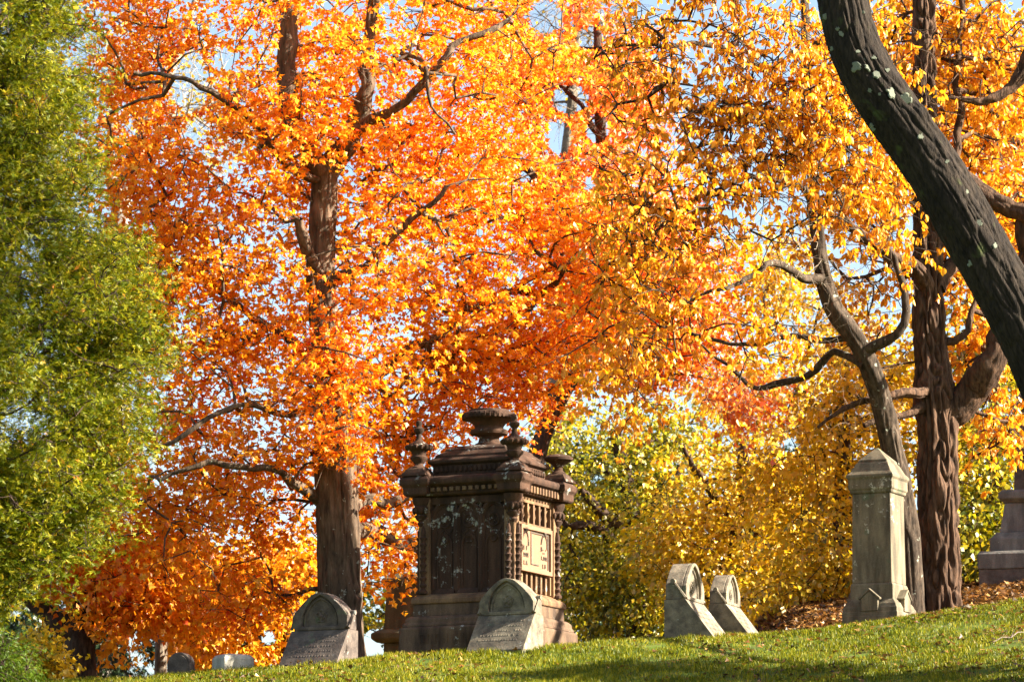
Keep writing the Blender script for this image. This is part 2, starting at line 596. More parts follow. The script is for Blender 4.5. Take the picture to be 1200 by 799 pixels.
def trunk_mesh(name, c, org, sides=72, step=.035, amp=.03, fx=9.0, fz=1.6, flare=.0, seed=1, ridge=True, knots=()):
    """hero trunk: fine tube with furrowed bark cut into it; c rows x,y,z,r"""
    seg = np.concatenate([[0], np.cumsum(np.linalg.norm(np.diff(c[:, :3], axis=0), axis=1))])
    n = max(4, int(seg[-1] / step))
    l = np.linspace(0, seg[-1], n)
    pts = np.stack([np.interp(l, seg, c[:, i]) for i in range(3)], -1)
    r = np.interp(l, seg, c[:, 3])
    if flare: r = r * (1 + flare * np.exp(-l / .28))
    tg = norm(np.gradient(pts, axis=0))
    u = norm(np.cross(tg, np.array([0, 1.0, 0.15]))); w = np.cross(tg, u)
    an = 2 * np.pi * np.arange(sides) / sides
    ca, sa = np.cos(an)[None, :], np.sin(an)[None, :]
    Rm = r[:, None]
    Q = np.stack([ca * Rm * fx, sa * Rm * fx, np.broadcast_to(l[:, None] * fz, (n, sides))], -1)
    Q = Q + (vnoise(Q * .6 + 9, seed + 4)[..., None] - .5) * 1.4
    a = vnoise(Q, seed); b = vnoise(Q * 2.3 + 3, seed + 1)
    if ridge:
        d = 1 - np.abs(2 * a - 1) ** .75 * 1.0
        d = -(d ** 2.2) * amp + (b - .5) * amp * .45
    else:
        d = (a - .5) * amp + (b - .5) * amp * .4
    big = vnoise(np.stack([ca * 1.1 + 0 * Rm, sa * 1.1 + 0 * Rm, np.broadcast_to(l[:, None] * .7, (n, sides))], -1), seed + 7) - .5
    rad = Rm * (1 + .16 * big) + d * np.clip(Rm / .12, .1, 1)
    V = pts[:, None, :] + rad[..., None] * (ca[..., None] * u[:, None, :] + sa[..., None] * w[:, None, :])
    for (kp, kr, kh) in knots:
        dd = np.linalg.norm(V - np.asarray(kp), axis=-1)
        pull = kh * np.exp(-(dd / kr) ** 2) - kh * 1.5 * np.exp(-(dd / (kr * .4)) ** 2)
        V = V + pull[..., None] * norm(V - pts[:, None, :])
    aa = np.arange(n-1)[:, None] * sides
    bb = np.arange(sides)[None, :]; b2 = (bb + 1) % sides
    f = np.stack([aa+bb, aa+b2, aa+sides+b2, aa+sides+bb], -1).reshape(-1, 4)
    return np_mesh(name, V.reshape(-1, 3) - org, f)

def sample_blobs(blobs, n, rng, shell=.0, gaps=()):
    """blobs: (px, py, rx_px, ry_px, Y, depth_radius_m, weight)"""
    w = np.array([b[6] if len(b) > 6 else b[2] * b[3] * b[5] for b in blobs], float); w /= w.sum()
    out = []
    for b, k in zip(blobs, (w * n).astype(int)):
        d = norm(rng.normal(0, 1, (k, 3)))
        rr = (shell + (1 - shell) * rng.random(k)) ** (1/2.4)
        d = d * rr[:, None]
        for e in d:
            Y = b[4] + e[1] * b[5]
            sc = b[4] / Y
            p = at(b[0], b[1], b[4])
            q = p + np.array([e[0] * b[2] * b[4] / F, e[1] * b[5], e[2] * b[3] * b[4] / F])
            out.append(q)
    out = np.array(out)
    return cut(out, gaps)

def cut(P, gaps):
    """drop points whose sight line falls in a gap (px,py,rx,ry,Ymax): real holes in the crown"""
    px, py = to_px(P)
    keep = np.ones(len(P), bool)
    for g in gaps:
        keep &= ~((((px - g[0]) / g[2]) ** 2 + ((py - g[1]) / g[3]) ** 2 < 1) & (P[:, 1] < g[4]))
    return P[keep]

def make_tree(name, label, cat, group, trunk_px, limbs_px, targets, rng, barkm, leafm, tmpl,
              per=60, spread=.26, flat=.45, hang=.35, size=(.09,.14), up=.55, jitter=.6, twigs=4, twig_len=.3,
              hero=None, bare=None, arch=.14, wob=.1, down_pen=.6, wide=1.0, r0=.006, gaps=(), limb_part=False, crown_part='crown', leafgaps=(), tuft=1, bare_gen=5):
    W = Wood()
    tr = path_px(trunk_px)
    c = W.base(tr, 0)
    org = c[0, :3].copy()
    heroes, limb_rows = [0], []
    for i, lp in enumerate(limbs_px):
        cl = W.base(path_px(lp), 10 + i)
        if hero and cl[0, 3] > .075:
            heroes.append(10 + i); limb_rows.append(cl)
    tips, dirs = W.grow(targets, rng, arch=arch, wob=wob, down_pen=down_pen)
    if bare is not None and len(bare):
        W.grow(bare, rng, step=.14, arch=.05, wob=.32, down_pen=.1, tgen=bare_gen)
    tp = W.P[tips].copy()
    # fine twigs fanning from each tip
    if twigs:
        for i, d in zip(tips, dirs):
            p0 = W.P[i]
            for _ in range(twigs):
                dd = norm(d * .6 + rng.normal(0, .6, 3) * np.array([1, 1, .6]))
                L = twig_len * rng.uniform(.5, 1.3)
                j = W.push(p0 + dd * L * .5 + rng.normal(0, .02, 3), i, 0, 3)
                W.push(p0 + dd * L + np.array([0, 0, -.12 * L]) + rng.normal(0, .03, 3), j, 0, 3)
    W.radii(r0)
    root = empty(name, org)
    tag(root, label, cat, group)
    h = dict(sides=20, step=.12, amp=.012, fx=9, fz=1.6, seed=int(rng.integers(1000)))
    if hero: h.update(hero)
    t = link_mesh('trunk', trunk_mesh('trunk', c, org, **h), barkm, root, smooth=True)
    for k, cl in enumerate(limb_rows):
        rr = cl.copy(); rr[:, 3] = np.maximum(rr[:, 3], .012)
        hl = dict(h); hl['flare'] = .12; hl['knots'] = (); hl['seed'] = 50 + k
        hl['sides'] = 48; hl['step'] = .03; hl['amp'] = min(h['amp'] * .6, .035)
        link_mesh('limb', trunk_mesh('limb', rr, org, **hl), barkm, root, smooth=True)
    if bare is not None and len(bare):
        bm_ = W.mesh('bare_twigs', heroes, org, bare=True) if bare_gen == 5 else None
        if bm_: link_mesh('bare_twigs', bm_, BARK_TWIGS, root, smooth=True)
    bme = W.mesh('branches', heroes, org)
    if bme: link_mesh('branches', bme, barkm, root, smooth=True)
    pos, tip, nrm, sz, ii = spray_leaves(tp, dirs, rng, per, spread, flat, hang, size, up=up, jitter=jitter, tuft=tuft)
    if len(leafgaps):
        px, py = to_px(pos); keep = np.ones(len(pos), bool)
        for g in leafgaps:
            keep &= ~((((px - g[0]) / g[2]) ** 2 + ((py - g[1]) / g[3]) ** 2 < 1) & (pos[:, 1] < g[4]))
        pos, tip, nrm, sz, ii = pos[keep], tip[keep], nrm[keep], sz[keep], ii[keep]
    rnd = np.clip(rng.random(len(pos)) * .62 + rng.random(len(tp))[ii] * .38, 0, 1)
    if len(pos):
        link_mesh(crown_part, leaf_mesh(crown_part, pos - org, tip, nrm, sz, tmpl, rng, rnd, wide), leafm, root)
    return root, t, c, W

# ------------------------------------------------------------------ materials used
BARK_MAPLE = barkmat('maple_bark', (0.035, 0.025, 0.018), (0.19, 0.135, 0.09), (6, 6, 1.0), .7, lichen=.15)
BARK_PINE = barkmat('furrowed_bark', (0.020, 0.012, 0.008), (0.155, 0.09, 0.054), (7, 7, 1.6), .9)
BARK_GREY = barkmat('grey_bark', (0.06, 0.05, 0.04), (0.30, 0.25, 0.19), (7, 7, 2.0), .6, lichen=.2)
BARK_DARK = barkmat('dark_bark', (0.007, 0.005, 0.004), (0.040, 0.030, 0.021), (10, 10, 2.2), .8, lichen=0, moss=.02)
BARK_TWIG = barkmat('grey_brown_bark', (0.02, 0.015, 0.011), (0.115, 0.085, 0.06), (7, 7, 2.0), .7, lichen=.1)
BARK_TWIGS = barkmat('sunlit_twig_bark', (0.16, 0.13, 0.10), (0.40, 0.34, 0.26), (5, 5, 2.5), .3)  # sunlight on the bare twigs put into a paler bark colour
BARK_BROWN = barkmat('brown_bark', (0.02, 0.013, 0.01), (0.10, 0.065, 0.045), (7, 7, 2.0), .6)  # plain brown bark of the cedar and background trees
BARK_PALE = barkmat('pale_bark', (0.22, 0.2, 0.17), (0.5, 0.46, 0.38), (5, 5, 2.5), .4)

L_ORANGE = leafmat('orange_maple_leaf', [(0.0, (0.64, 0.07, 0.008)), (.12, (0.82, 0.20, 0.008)), (.38, (0.92, 0.35, 0.010)), (.7, (0.93, 0.44, 0.015)), (1.0, (0.94, 0.60, 0.06))], .6, .45, .45, .035)
L_RED = leafmat('red_maple_leaf', [(0.0, (0.62, 0.07, 0.015)), (.35, (0.82, 0.21, 0.02)), (.75, (0.88, 0.32, 0.025)), (1.0, (0.9, 0.42, 0.07))], .45, .5, .35)
L_AMBER = leafmat('amber_hanging_leaf', [(0.0, (0.50, 0.17, 0.008)), (.3, (0.72, 0.31, 0.01)), (.65, (0.86, 0.46, 0.015)), (1.0, (0.90, 0.58, 0.04))], .5, .5, .4, .035)
L_YELLOW = leafmat('yellow_leaf', [(0.0, (0.09, 0.10, 0.006)), (.26, (0.44, 0.31, 0.008)), (.58, (0.76, 0.49, 0.012)), (1.0, (0.88, 0.64, 0.03))], .45, .5, .45)
L_YGREEN = leafmat('yellow_green_leaf', [(0.0, (0.04, 0.065, 0.005)), (.34, (0.19, 0.21, 0.008)), (.64, (0.48, 0.40, 0.010)), (1.0, (0.78, 0.55, 0.02))], .45, .45, .55)
L_CEDAR = leafmat('cedar_leaf', [(0.0, (0.024, 0.048, 0.002)), (.35, (0.09, 0.125, 0.004)), (.72, (0.25, 0.24, 0.007)), (.93, (0.44, 0.36, 0.02)), (1.0, (0.6, 0.22, 0.03))], .3, 1.2, .25, .015)
L_CONIFER = leafmat('dark_conifer_leaf', [(0.0, (0.012, 0.03, 0.012)), (.6, (0.03, 0.06, 0.02)), (1.0, (0.07, 0.11, 0.03))], .25, .8, .2)
L_SHRUB = leafmat('green_shrub_leaf', [(0.0, (0.03, 0.07, 0.005)), (.5, (0.08, 0.14, 0.008)), (1.0, (0.20, 0.24, 0.02))], .3, .8, .3, .015)

BROWN = stonemat('brownstone', (0.245, 0.148, 0.075), (0.10, 0.058, 0.034), .45, .25, (0.40, 0.40, 0.35))
BROWN_DK = stonemat('shaded_sooty_brownstone', (0.082, 0.042, 0.025), (0.020, 0.012, 0.008), .75, .52, (0.34, 0.34, 0.30))  # soot, plus the shade of the unlit front darkened into the colour
BROWN_BASE = stonemat('lichened_brownstone', (0.17, 0.108, 0.066), (0.042, 0.027, 0.019), .65, .5, (0.38, 0.39, 0.34))
GRANITE = stonemat('grey_sandstone', (0.225, 0.19, 0.125), (0.085, 0.072, 0.05), .45, .38, (0.45, 0.44, 0.36), moss=.1)
HEAD_DK = stonemat('dark_headstone', (0.155, 0.122, 0.10), (0.075, 0.06, 0.052), .45, .25, (0.36, 0.37, 0.33), moss=.08, streak=False)
HEAD_LT = stonemat('grey_headstone', (0.26, 0.22, 0.155), (0.10, 0.085, 0.065), .5, .42, (0.48, 0.47, 0.40), moss=.05, streak=False)
CARVE = stonemat('carved_letters', (0.14, 0.105, 0.085), (0.09, 0.07, 0.055), .4, .1)

# ------------------------------------------------------------------ brownstone monument
rot25 = R(-25)
MC = at(573, 762, 72.7); MC[2] = at(611, 766, 71.2)[2]
mon = empty('tomb_monument', MC, rot25)
tag(mon, 'large dark brownstone gothic monument crowned with an urn and corner finials', 'monument')

MB().stack([(1.15, -.5), (1.15, .50), (1.12, .53)]).build('plinth', BROWN_BASE, mon, bevel=.02)
MB().stack([(1.105, .53), (1.10, .57), (1.075, .60), (1.07, .66), (1.03, .70), (.985, .72)]).build('lower_moulding', BROWN_BASE, mon, bevel=.012)
MB().stack([(.97, .72), (.965, .92)]).build('inscription_band', BROWN_BASE, mon, bevel=.01)
MB().stack([(.985, .92), (1.0, .94), (1.0, 1.0), (.97, 1.05), (.93, 1.07), (.915, 1.09)]).build('upper_moulding', BROWN, mon, bevel=.012)
body = MB().box(-.78, .78, -.78, .78, 1.09, 2.75).build('body', BROWN_DK, mon)
for sx in (-1, 1):
    for sy in (-1, 1):
        b = MB()
        b.box(min(sx*.70, sx*.90), max(sx*.70, sx*.90), min(sy*.70, sy*.90), max(sy*.70, sy*.90), 1.092, 2.748)
        b.build('corner_pier', BROWN, mon, bevel=.02)
        # crocketed colonnette on the front of the pier and a corbelled turret above
        c = MB()
        prof = [(.075, 1.10), (.08, 1.14), (.05, 1.17)]
        z = 1.2
        while z < 2.12:
            prof += [(.038, z), (.062, z + .03), (.066, z + .05), (.04, z + .075)]
            z += .115
        prof += [(.045, 2.15), (.02, 2.24), (.0, 2.28)]
        c.stack(prof, sx * .80, sy * .925, 8)
        c.stack(prof, sx * .925, sy * .80, 8)
        c.build('colonnette', BROWN_DK, mon, smooth=True)
        t = MB()
        t.stack([(.02, 2.22), (.06, 2.27), (.075, 2.31), (.06, 2.34), (.10, 2.38), (.125, 2.43), (.09, 2.46), (.135, 2.51), (.15, 2.57), (.12, 2.60), (.155, 2.66), (.165, 2.74)], sx * .86, sy * .86, 16)
        for q in range(10):
            an = 2 * math.pi * q / 10
            t.stack([(.0, 2.46), (.028, 2.49), (.035, 2.54), (.0, 2.59)], sx * .86 + .14 * math.cos(an), sy * .86 + .14 * math.sin(an), 6)
        t.build('corbel_turret', BROWN_DK, mon, smooth=True)

def arch_pts(cx, half, z0, zs, n=9, point=1.25):
    """pointed arch outline: left foot, up, over the point and down to the right foot"""
    rr = half * 2 * point / 1.25
    L = []
    # two arcs whose centres sit past the middle
    R_ = half * 1.5
    c1 = cx + R_ - half
    top = math.sqrt(max(R_**2 - (c1 - cx)**2, 0))
    a_end = math.atan2(top, cx - c1)
    left = []
    for i in range(n + 1):
        a = math.pi + (a_end - math.pi) * i / n
        left.append((c1 + R_ * math.cos(a), zs + R_ * math.sin(a)))
    right = [(2 * cx - x, z) for x, z in left[::-1][1:]]
    return [(cx - half, z0)] + left + right + [(cx + half, z0)], zs + top

# front face: three lancet panels with tracery
for cx in (-.46, 0, .46):
    p = MB()
    out, _ = arch_pts(cx, .215, 1.16, 2.36)
    mid, _ = arch_pts(cx, .175, 1.16, 2.36)
    p.tube([(x, -.80, z) for x, z in out], .042, 6)
    p.tube([(x, -.79, z) for x, z in mid], .018, 6)
    o = p.build('arch_panel', BROWN_DK, mon, smooth=True)
    tr = MB()
    sub, _ = arch_pts(cx, .135, 1.16, 1.92)
    tr.tube([(x, -.79, z) for x, z in sub], .022, 6)
    for (ox, oz, rr) in ((0, 2.33, .105), (0, 2.02, .055)):
        tr.tube([(cx + ox + rr * math.cos(a), -.79, oz + rr * math.sin(a)) for a in np.linspace(0, 2*math.pi, 20)[:-1]], .02, 5, True)
    for a in range(4):
        an = math.pi / 4 + a * math.pi / 2
        tr.tube([(cx + .05 * math.cos(an) + .042 * math.cos(b), -.79, 2.33 + .05 * math.sin(an) + .042 * math.sin(b)) for b in np.linspace(0, 2*math.pi, 12)[:-1]], .012, 4, True)
    for s in (-1, 1):
        tr.tube([(cx + s*.13, -.79, 1.95), (cx + s*.1, -.79, 2.1), (cx, -.79, 2.2)], .015, 5)
        tr.tube([(cx + s*.2, -.785, 2.28), (cx + s*.11, -.785, 2.14), (cx, -.785, 2.1)], .015, 5)
    tr.build('tracery', BROWN_DK, o, smooth=True)
    sl = MB(); sl.prism([(-.80, 1.10), (-.86, 1.10), (-.80, 1.19)], cx - .2, cx + .2, 'x')
    sl.build('sill', BROWN_DK, o)
for x in (-.23, .23, -.69, .69):
    MB().box(x - .022, x + .022, -.83, -.781, 1.093, 2.747).build('mullion', BROWN_DK, mon, bevel=.01)
MB().box(-.70, .70, -.845, -.783, 2.62, 2.745).build('panel_head', BROWN_DK, mon, bevel=.01)

# right face: two rows of little openings, a raised tablet
g = MB()
for k in range(7):
    y = -.70 + k * .233
    g.box(.781, .85, y - .03, y + .03, 2.30, 2.64)
g.box(.782, .86, -.70, .70, 2.64, 2.745)
g.box(.782, .855, -.70, .70, 2.255, 2.30)
for k in range(6):
    y = -.583 + k * .233
    g.tube([(.80, y - .045, 2.34), (.80, y + .03, 2.44), (.80, y - .03, 2.52), (.80, y + .04, 2.6)], .016, 5)
g.build('upper_gallery', BROWN, mon, bevel=.006)
g = MB()
for k in range(8):
    y = -.69 + k * .197
    g.box(.781, .85, y - .035, y + .035, 1.14, 1.455)
g.prism([(.781, 1.092), (.90, 1.092), (.781, 1.15)], -.70, .70, 'y')
g.build('lower_gallery', BROWN, mon, bevel=.006)
TABLET = stonemat('tablet_stone', (0.30, 0.18, 0.105), (0.23, 0.138, 0.085), .2, .0)
tab = MB().box(.781, .885, -.66, .60, 1.46, 2.25).build('tablet', TABLET, mon, bevel=.008)
fr = MB()
o4 = [(-.66, 1.46), (.60, 1.46), (.60, 2.25), (-.66, 2.25)]
i4 = [(-.60, 1.53), (.535, 1.53), (.535, 2.18), (-.60, 2.18)]
fr.ring(o4, i4, .8855, .925, 'x')
fr.build('tablet_frame', TABLET, tab, bevel=.008)
ins = MB()
def bars(mb, y, z, w, h, n, rnd):
    for i in range(n):
        yy = y + w * (i + .5) / n - w / 2
        bw = w / n * .34
        if rnd.random() < .85: mb.box(.8855, .899, yy - bw, yy - bw*.3, z - h/2, z + h/2)
        if rnd.random() < .7: mb.box(.8858, .8985, yy - bw*.3, yy + bw, z + h*.25, z + h/2)
        if rnd.random() < .6: mb.box(.8858, .8985, yy - bw*.3, yy + bw, z - h/2, z - h*.25)
rnd = random.Random(5)
for cy in (-.44, .32):
    o, top = arch_pts(cy, .12, 1.86, 1.98)
    for (a, b) in zip(o[:-1], o[1:]):
        ins.tube([(.892, a[0], a[1]), (.892, a[0]*.4 + b[0]*.6, a[1]*.4 + b[1]*.6)], .017, 5)
    ins.stack([(.03, top - .02), (.05, top + .02), (.0, top + .07)], .9, cy, 6)
    bars(ins, cy, 1.86, .15, .075, 3, rnd)
    bars(ins, cy, 1.745, .25, .065, 6, rnd)
# framed book-like field between the two arches
ins.box(.8855, .90, -.225, -.20, 1.60, 2.16)
ins.box(.8855, .8995, -.20, .10, 1.60, 1.618)
ins.box(.8855, .8995, -.20, .46, 2.135, 2.155)
ins.box(.8855, .90, .47, .49, 1.56, 2.155)
ins.build('carving', CARVE, tab)
def text(name, s, size, depth, mat, parent, loc, rot):
    cu = bpy.data.curves.new(name, 'FONT')
    cu.body = s; cu.size = size; cu.extrude = depth; cu.align_x = 'CENTER'; cu.resolution_u = 2
    tmp = bpy.data.objects.new(name, cu); COL.objects.link(tmp)
    bpy.context.view_layer.update()
    dg = bpy.context.evaluated_depsgraph_get()
    me = bpy.data.meshes.new_from_object(tmp.evaluated_get(dg))
    bpy.data.objects.remove(tmp)
    o = link_mesh(name, me, mat, parent)
    o.location = loc; o.rotation_euler = rot
    return o
text('initials', 'L A', .105, .012, CARVE, tab, (.887, -.44, 1.575), (R(90), 0, R(90)))
text('initials', 'L B', .105, .012, CARVE, tab, (.887, .32, 1.575), (R(90), 0, R(90)))
# worn raised letters on the plinth front
wl = MB()
rnd = random.Random(11)
for i in range(8):
    x = -.72 + i * .15
    k = rnd.randrange(4)
    wl.box(x - .045, x - .025, -1.162, -1.149, .24, .40)
    if k != 1: wl.box(x - .024, x + .045, -1.161, -1.149, .38, .40)
    if k in (0, 2): wl.box(x - .024, x + .04, -1.161, -1.149, .31, .33)
    if k in (1, 2, 3): wl.box(x + .025, x + .045, -1.162, -1.149, .24, .379 if k != 1 else .40)
wl.build('worn_lettering', BROWN_BASE, mon, bevel=.004)

# frieze, dentils, cornice
MB().stack([(.80, 2.75), (.93, 2.77), (.95, 2.80), (.95, 2.90), (1.0, 2.93)]).build('frieze', BROWN_DK, mon, bevel=.008)
for side in (0, 1):
    dn = MB()
    for k in range(13):
        t = -.72 + k * .12
        if side: dn.box(.951, 1.03, t - .035, t + .035, 2.79, 2.905)
        else: dn.box(t - .035, t + .035, -1.0, -.951, 2.83, 2.90)
    dn.build('dentil_row', BROWN, mon, bevel=.006)
cb = MB()
cb.stack([(1.0, 2.93), (1.045, 2.95), (1.06, 2.99), (1.06, 3.03), (1.02, 3.07), (.93, 3.10)])
for sx in (-1, 1):
    for sy in (-1, 1):
        cb.stack([(.19, 2.76), (.22, 2.79), (.225, 2.90), (.27, 2.955), (.275, 3.035), (.24, 3.075), (.2, 3.11)], sx * .88, sy * .88, 4)
cb.build('cornice', BROWN_DK, mon, bevel=.012)
MB().stack([(.75, 3.095), (.73, 3.13), (.72, 3.31)]).build('attic', BROWN_DK, mon, bevel=.01)
orn = MB()
for k in range(15):
    t = -.64 + k * .0915
    for s in (0, 1):
        x, y = (t, -.735) if s == 0 else (.735, t)
        orn.stack([(.0, 3.17), (.032, 3.19), (.04, 3.23), (.02, 3.27), (.0, 3.29)], x, y, 6)
orn.build('leaf_ornament', BROWN_DK, mon, smooth=True)
MB().stack([(.74, 3.31), (.79, 3.34), (.79, 3.385), (.74, 3.42), (.70, 3.44), (.69, 3.48), (.58, 3.56), (.56, 3.60), (.42, 3.66), (.30, 3.68)]).build('roof', BROWN_DK, mon, bevel=.01)
urn = MB().stack([(.26, 3.66), (.25, 3.72), (.19, 3.75), (.17, 3.84), (.22, 3.87), (.32, 3.89), (.335, 3.93), (.31, 3.97), (.25, 3.985), (.245, 4.02), (.29, 4.08), (.35, 4.115), (.42, 4.14), (.465, 4.17), (.475, 4.21), (.455, 4.245), (.42, 4.265), (.36, 4.275), (.35, 4.31), (.30, 4.315), (.12, 4.325), (.0, 4.33)], 0, 0, 32).build('urn', BROWN_DK, mon, smooth=True)
lv = MB()
for q in range(34):
    an = 2 * math.pi * q / 34
    lv.stack([(.0, 4.135), (.04, 4.155), (.05, 4.205), (.03, 4.245), (.0, 4.255)], .432 * math.cos(an), .432 * math.sin(an), 6)
lv.build('rim_ornament', BROWN_DK, urn, smooth=True)
FIN = [(.13, 3.27), (.08, 3.30), (.075, 3.33), (.10, 3.36), (.15, 3.41), (.155, 3.44), (.12, 3.47), (.13, 3.53), (.15, 3.555), (.205, 3.575), (.22, 3.61), (.205, 3.645), (.14, 3.68), (.065, 3.73)]
TIP = [(.05, 3.78), (.045, 3.84), (.085, 3.88), (.09, 3.93), (.05, 3.965), (.045, 3.985), (.06, 4.02), (.05, 4.06), (.0, 4.085)]
BROKEN = [(.13, 3.27), (.075, 3.32), (.07, 3.37), (.12, 3.43), (.2, 3.48), (.25, 3.50), (.255, 3.54), (.2, 3.58), (.12, 3.60), (.0, 3.605)]
for (sx, sy, kind) in ((-1, -1, 1), (1, -1, 1), (1, 1, 0)):
    f = MB()
    f.stack([(.24, 3.105), (.235, 3.13), (.18, 3.19), (.17, 3.215), (.12, 3.265), (.10, 3.275)], sx * .9, sy * .9, 4)
    prof = FIN + TIP if kind else BROKEN
    f.stack(prof, sx * .9, sy * .9, 20)
    zc = 3.61 if kind else 3.52
    for q in range(14):
        an = 2 * math.pi * q / 14
        f.stack([(.0, zc - .05), (.035, zc - .02), (.04, zc + .02), (.0, zc + .05)], sx * .9 + .208 * math.cos(an), sy * .9 + .208 * math.sin(an), 6)
    o = f.build('finial', BROWN_DK, mon, smooth=True)
    if not kind: o['label'] = 'stubby finial that has lost its tip'

# ------------------------------------------------------------------ headstones
def headstone(name, label, px, py, Y, rz, mat, sc=1.0, group='slanted gothic headstones', lines=5):
    p = at(px, py, Y)
    root = empty(name, p, rz)
    root.scale = (sc, sc, sc)
    tag(root, label, 'headstone', group)
    w = .52
    t = MB().prism([(.40, -.35), (.40, .60), (.05, .60), (-.42, -.02), (-.42, -.35)], -w, w, 'x')
    half = [(0, 1.215), (.09, 1.205), (.17, 1.165), (.30, 1.06), (.40, .955), (.475, .87), (.50, .82), (.50, .601)]
    outer = half + [(-x, z) for x, z in half[::-1][:-1]]
    MB().prism(outer, .10, .385, 'y').build('head', mat, root, bevel=.015)
    inn, _ = arch_pts(0, .335, .66, .70, 7)
    # resample both loops to the same count by angle round a centre
    def loop(poly, n=40):
        poly = poly + [poly[0]]
        out = []
        for k in range(n):
            a = 2 * math.pi * k / n
            best = None
            for (x0, z0), (x1, z1) in zip(poly[:-1], poly[1:]):
                dx, dz = math.cos(a), math.sin(a)
                ex, ez = x1 - x0, z1 - z0
                den = dx * ez - dz * ex
                if abs(den) < 1e-9: continue
                t = ((x0) * ez - (z0 - .82) * ex) / den
                s = ((x0) * dz - (z0 - .82) * dx) / den
                if t > 0 and -1e-6 <= s <= 1 + 1e-6 and (best is None or t > best): best = t
            out.append((best * math.cos(a), .82 + best * math.sin(a)))
        return out
    r = MB(); r.ring(loop(outer), loop(inn), .035, .099, 'y')
    r.build('arch_surround', mat, root, bevel=.012)
    m = MB()
    inn2, _ = arch_pts(0, .30, .66, .70, 7)
    m.tube([(x, .092, z) for x, z in inn2], .02, 6)
    m.build('arch_moulding', mat, root, smooth=True)
    c = MB()
    for a in range(5):
        an = math.pi / 2 + a * 2 * math.pi / 5
        c.tube([(.055 * math.cos(an) + .045 * math.cos(b), .094, .83 + .055 * math.sin(an) + .045 * math.sin(b)) for b in np.linspace(0, 2*math.pi, 12)[:-1]], .013, 5, True)
    c.stack([(.0, .80), (.03, .815), (.03, .845), (.0, .86)], 0, .092, 8)
    c.build('rosette', mat, root, smooth=True)
    for s in (-1, 1):
        k = MB()
        yz = [(.24, .88), (.17, .79), (.05, .625)]
        k.tube([(s * .515, a, b) for a, b in yz], [.022, .022, .028], 6)
        k.tube([(s * .47, .25, .885), (s * .548, .25, .885)], .042, 10)
        k.build('scroll', mat, root, smooth=True)
    rnd = random.Random(px)
    # worn rows of letters cut on the slope
    d = Vector((0, .47, .62)).normalized(); nn = Vector((0, -.62, .47)).normalized()
    for i in range(lines):
        u = .64 - i * .105
        x = -.36
        base = Vector((0, -.42, -.02)) + d * u
        while x < .36:
            wd = rnd.uniform(.025, .045)
            if rnd.random() < .8:
                hh = .022
                A = [base - d * hh, base + d * hh]
                V = []
                for q in (0, 1):
                    for (xx, dd) in ((x, -1), (x + wd * .55, -1), (x + wd * .55, 1), (x, 1)):
                        V.append(Vector((xx, 0, 0)) + base + d * (dd * hh * rnd.uniform(.7, 1)) + nn * (.004 if q else -.004))
                t.add(V, [(3,2,1,0),(4,5,6,7),(0,1,5,4),(1,2,6,5),(2,3,7,6),(3,0,4,7)])
            x += wd + .012
    t.build('slanted_base', mat, root, bevel=.012)
    return root

headstone('headstone', 'dark slanted headstone with pointed arch in front of the orange maple trunk', 373, 781, 70.6, R(-24), HEAD_DK, 1.02)
headstone('headstone', 'grey slanted headstone with pointed arch against the big brownstone monument', 592, 762, 70.3, R(-25), HEAD_LT, .99)
headstone('headstone', 'taller and nearer of the two sunlit headstones seen from the side', 818, 749, 71.0, R(71), HEAD_LT, 1.05)
headstone('headstone', 'smaller and farther of the two sunlit headstones seen from the side', 862, 745, 72.2, R(71), HEAD_LT, .86)

# low flat marker, two small stones
p = at(762, 752, 71.2)
mk = MB().stack([(.42, -.2), (.42, .06), (.38, .10)], asp=.55).build('grave_marker', HEAD_DK, None, bevel=.015)
mk.location = (p[0], p[1], p[2] - .03); mk.rotation_euler = (0, 0, R(-15))
tag(mk, 'low dark flat marker in the grass left of the side-on headstones', 'grave marker')

p = at(212, 794, 71.3)
hs = empty('headstone', p, R(-20)); tag(hs, 'small dark round-topped headstone beside a thin grey trunk', 'headstone')
prof = [(-.2, -.5)] + [(.215 * math.cos(a) if True else 0, .22 + .215 * math.sin(a) * .95) for a in np.linspace(math.pi, 0, 15)] + [(.2, -.5)]
MB().prism(prof, -.1, .1, 'y').build('slab', HEAD_DK, hs, bevel=.02)
MB().prism([(x * .78, .22 + (z - .22) * .78 if z > 0 else z) for x, z in prof], -.115, -.101, 'y').build('raised_face', HEAD_DK, hs, bevel=.006)
p = at(273, 789, 71.0)
wb = empty('headstone', p, R(-58)); tag(wb, 'low pale blocky gravestone left of the dark slanted headstone', 'headstone')
b = MB(); b.stack([(.22, -.4), (.22, .24), (.19, .30), (.13, .32)], asp=1.3); b.build('block', stonemat('pale_marble', (0.5, 0.48, 0.42), (0.33, 0.31, 0.26), .25, .1), wb, bevel=.02)
b = MB(); b.stack([(.28, -.4), (.28, .02), (.26, .045)], asp=1.2); b.build('footing', HEAD_LT, wb, bevel=.015)

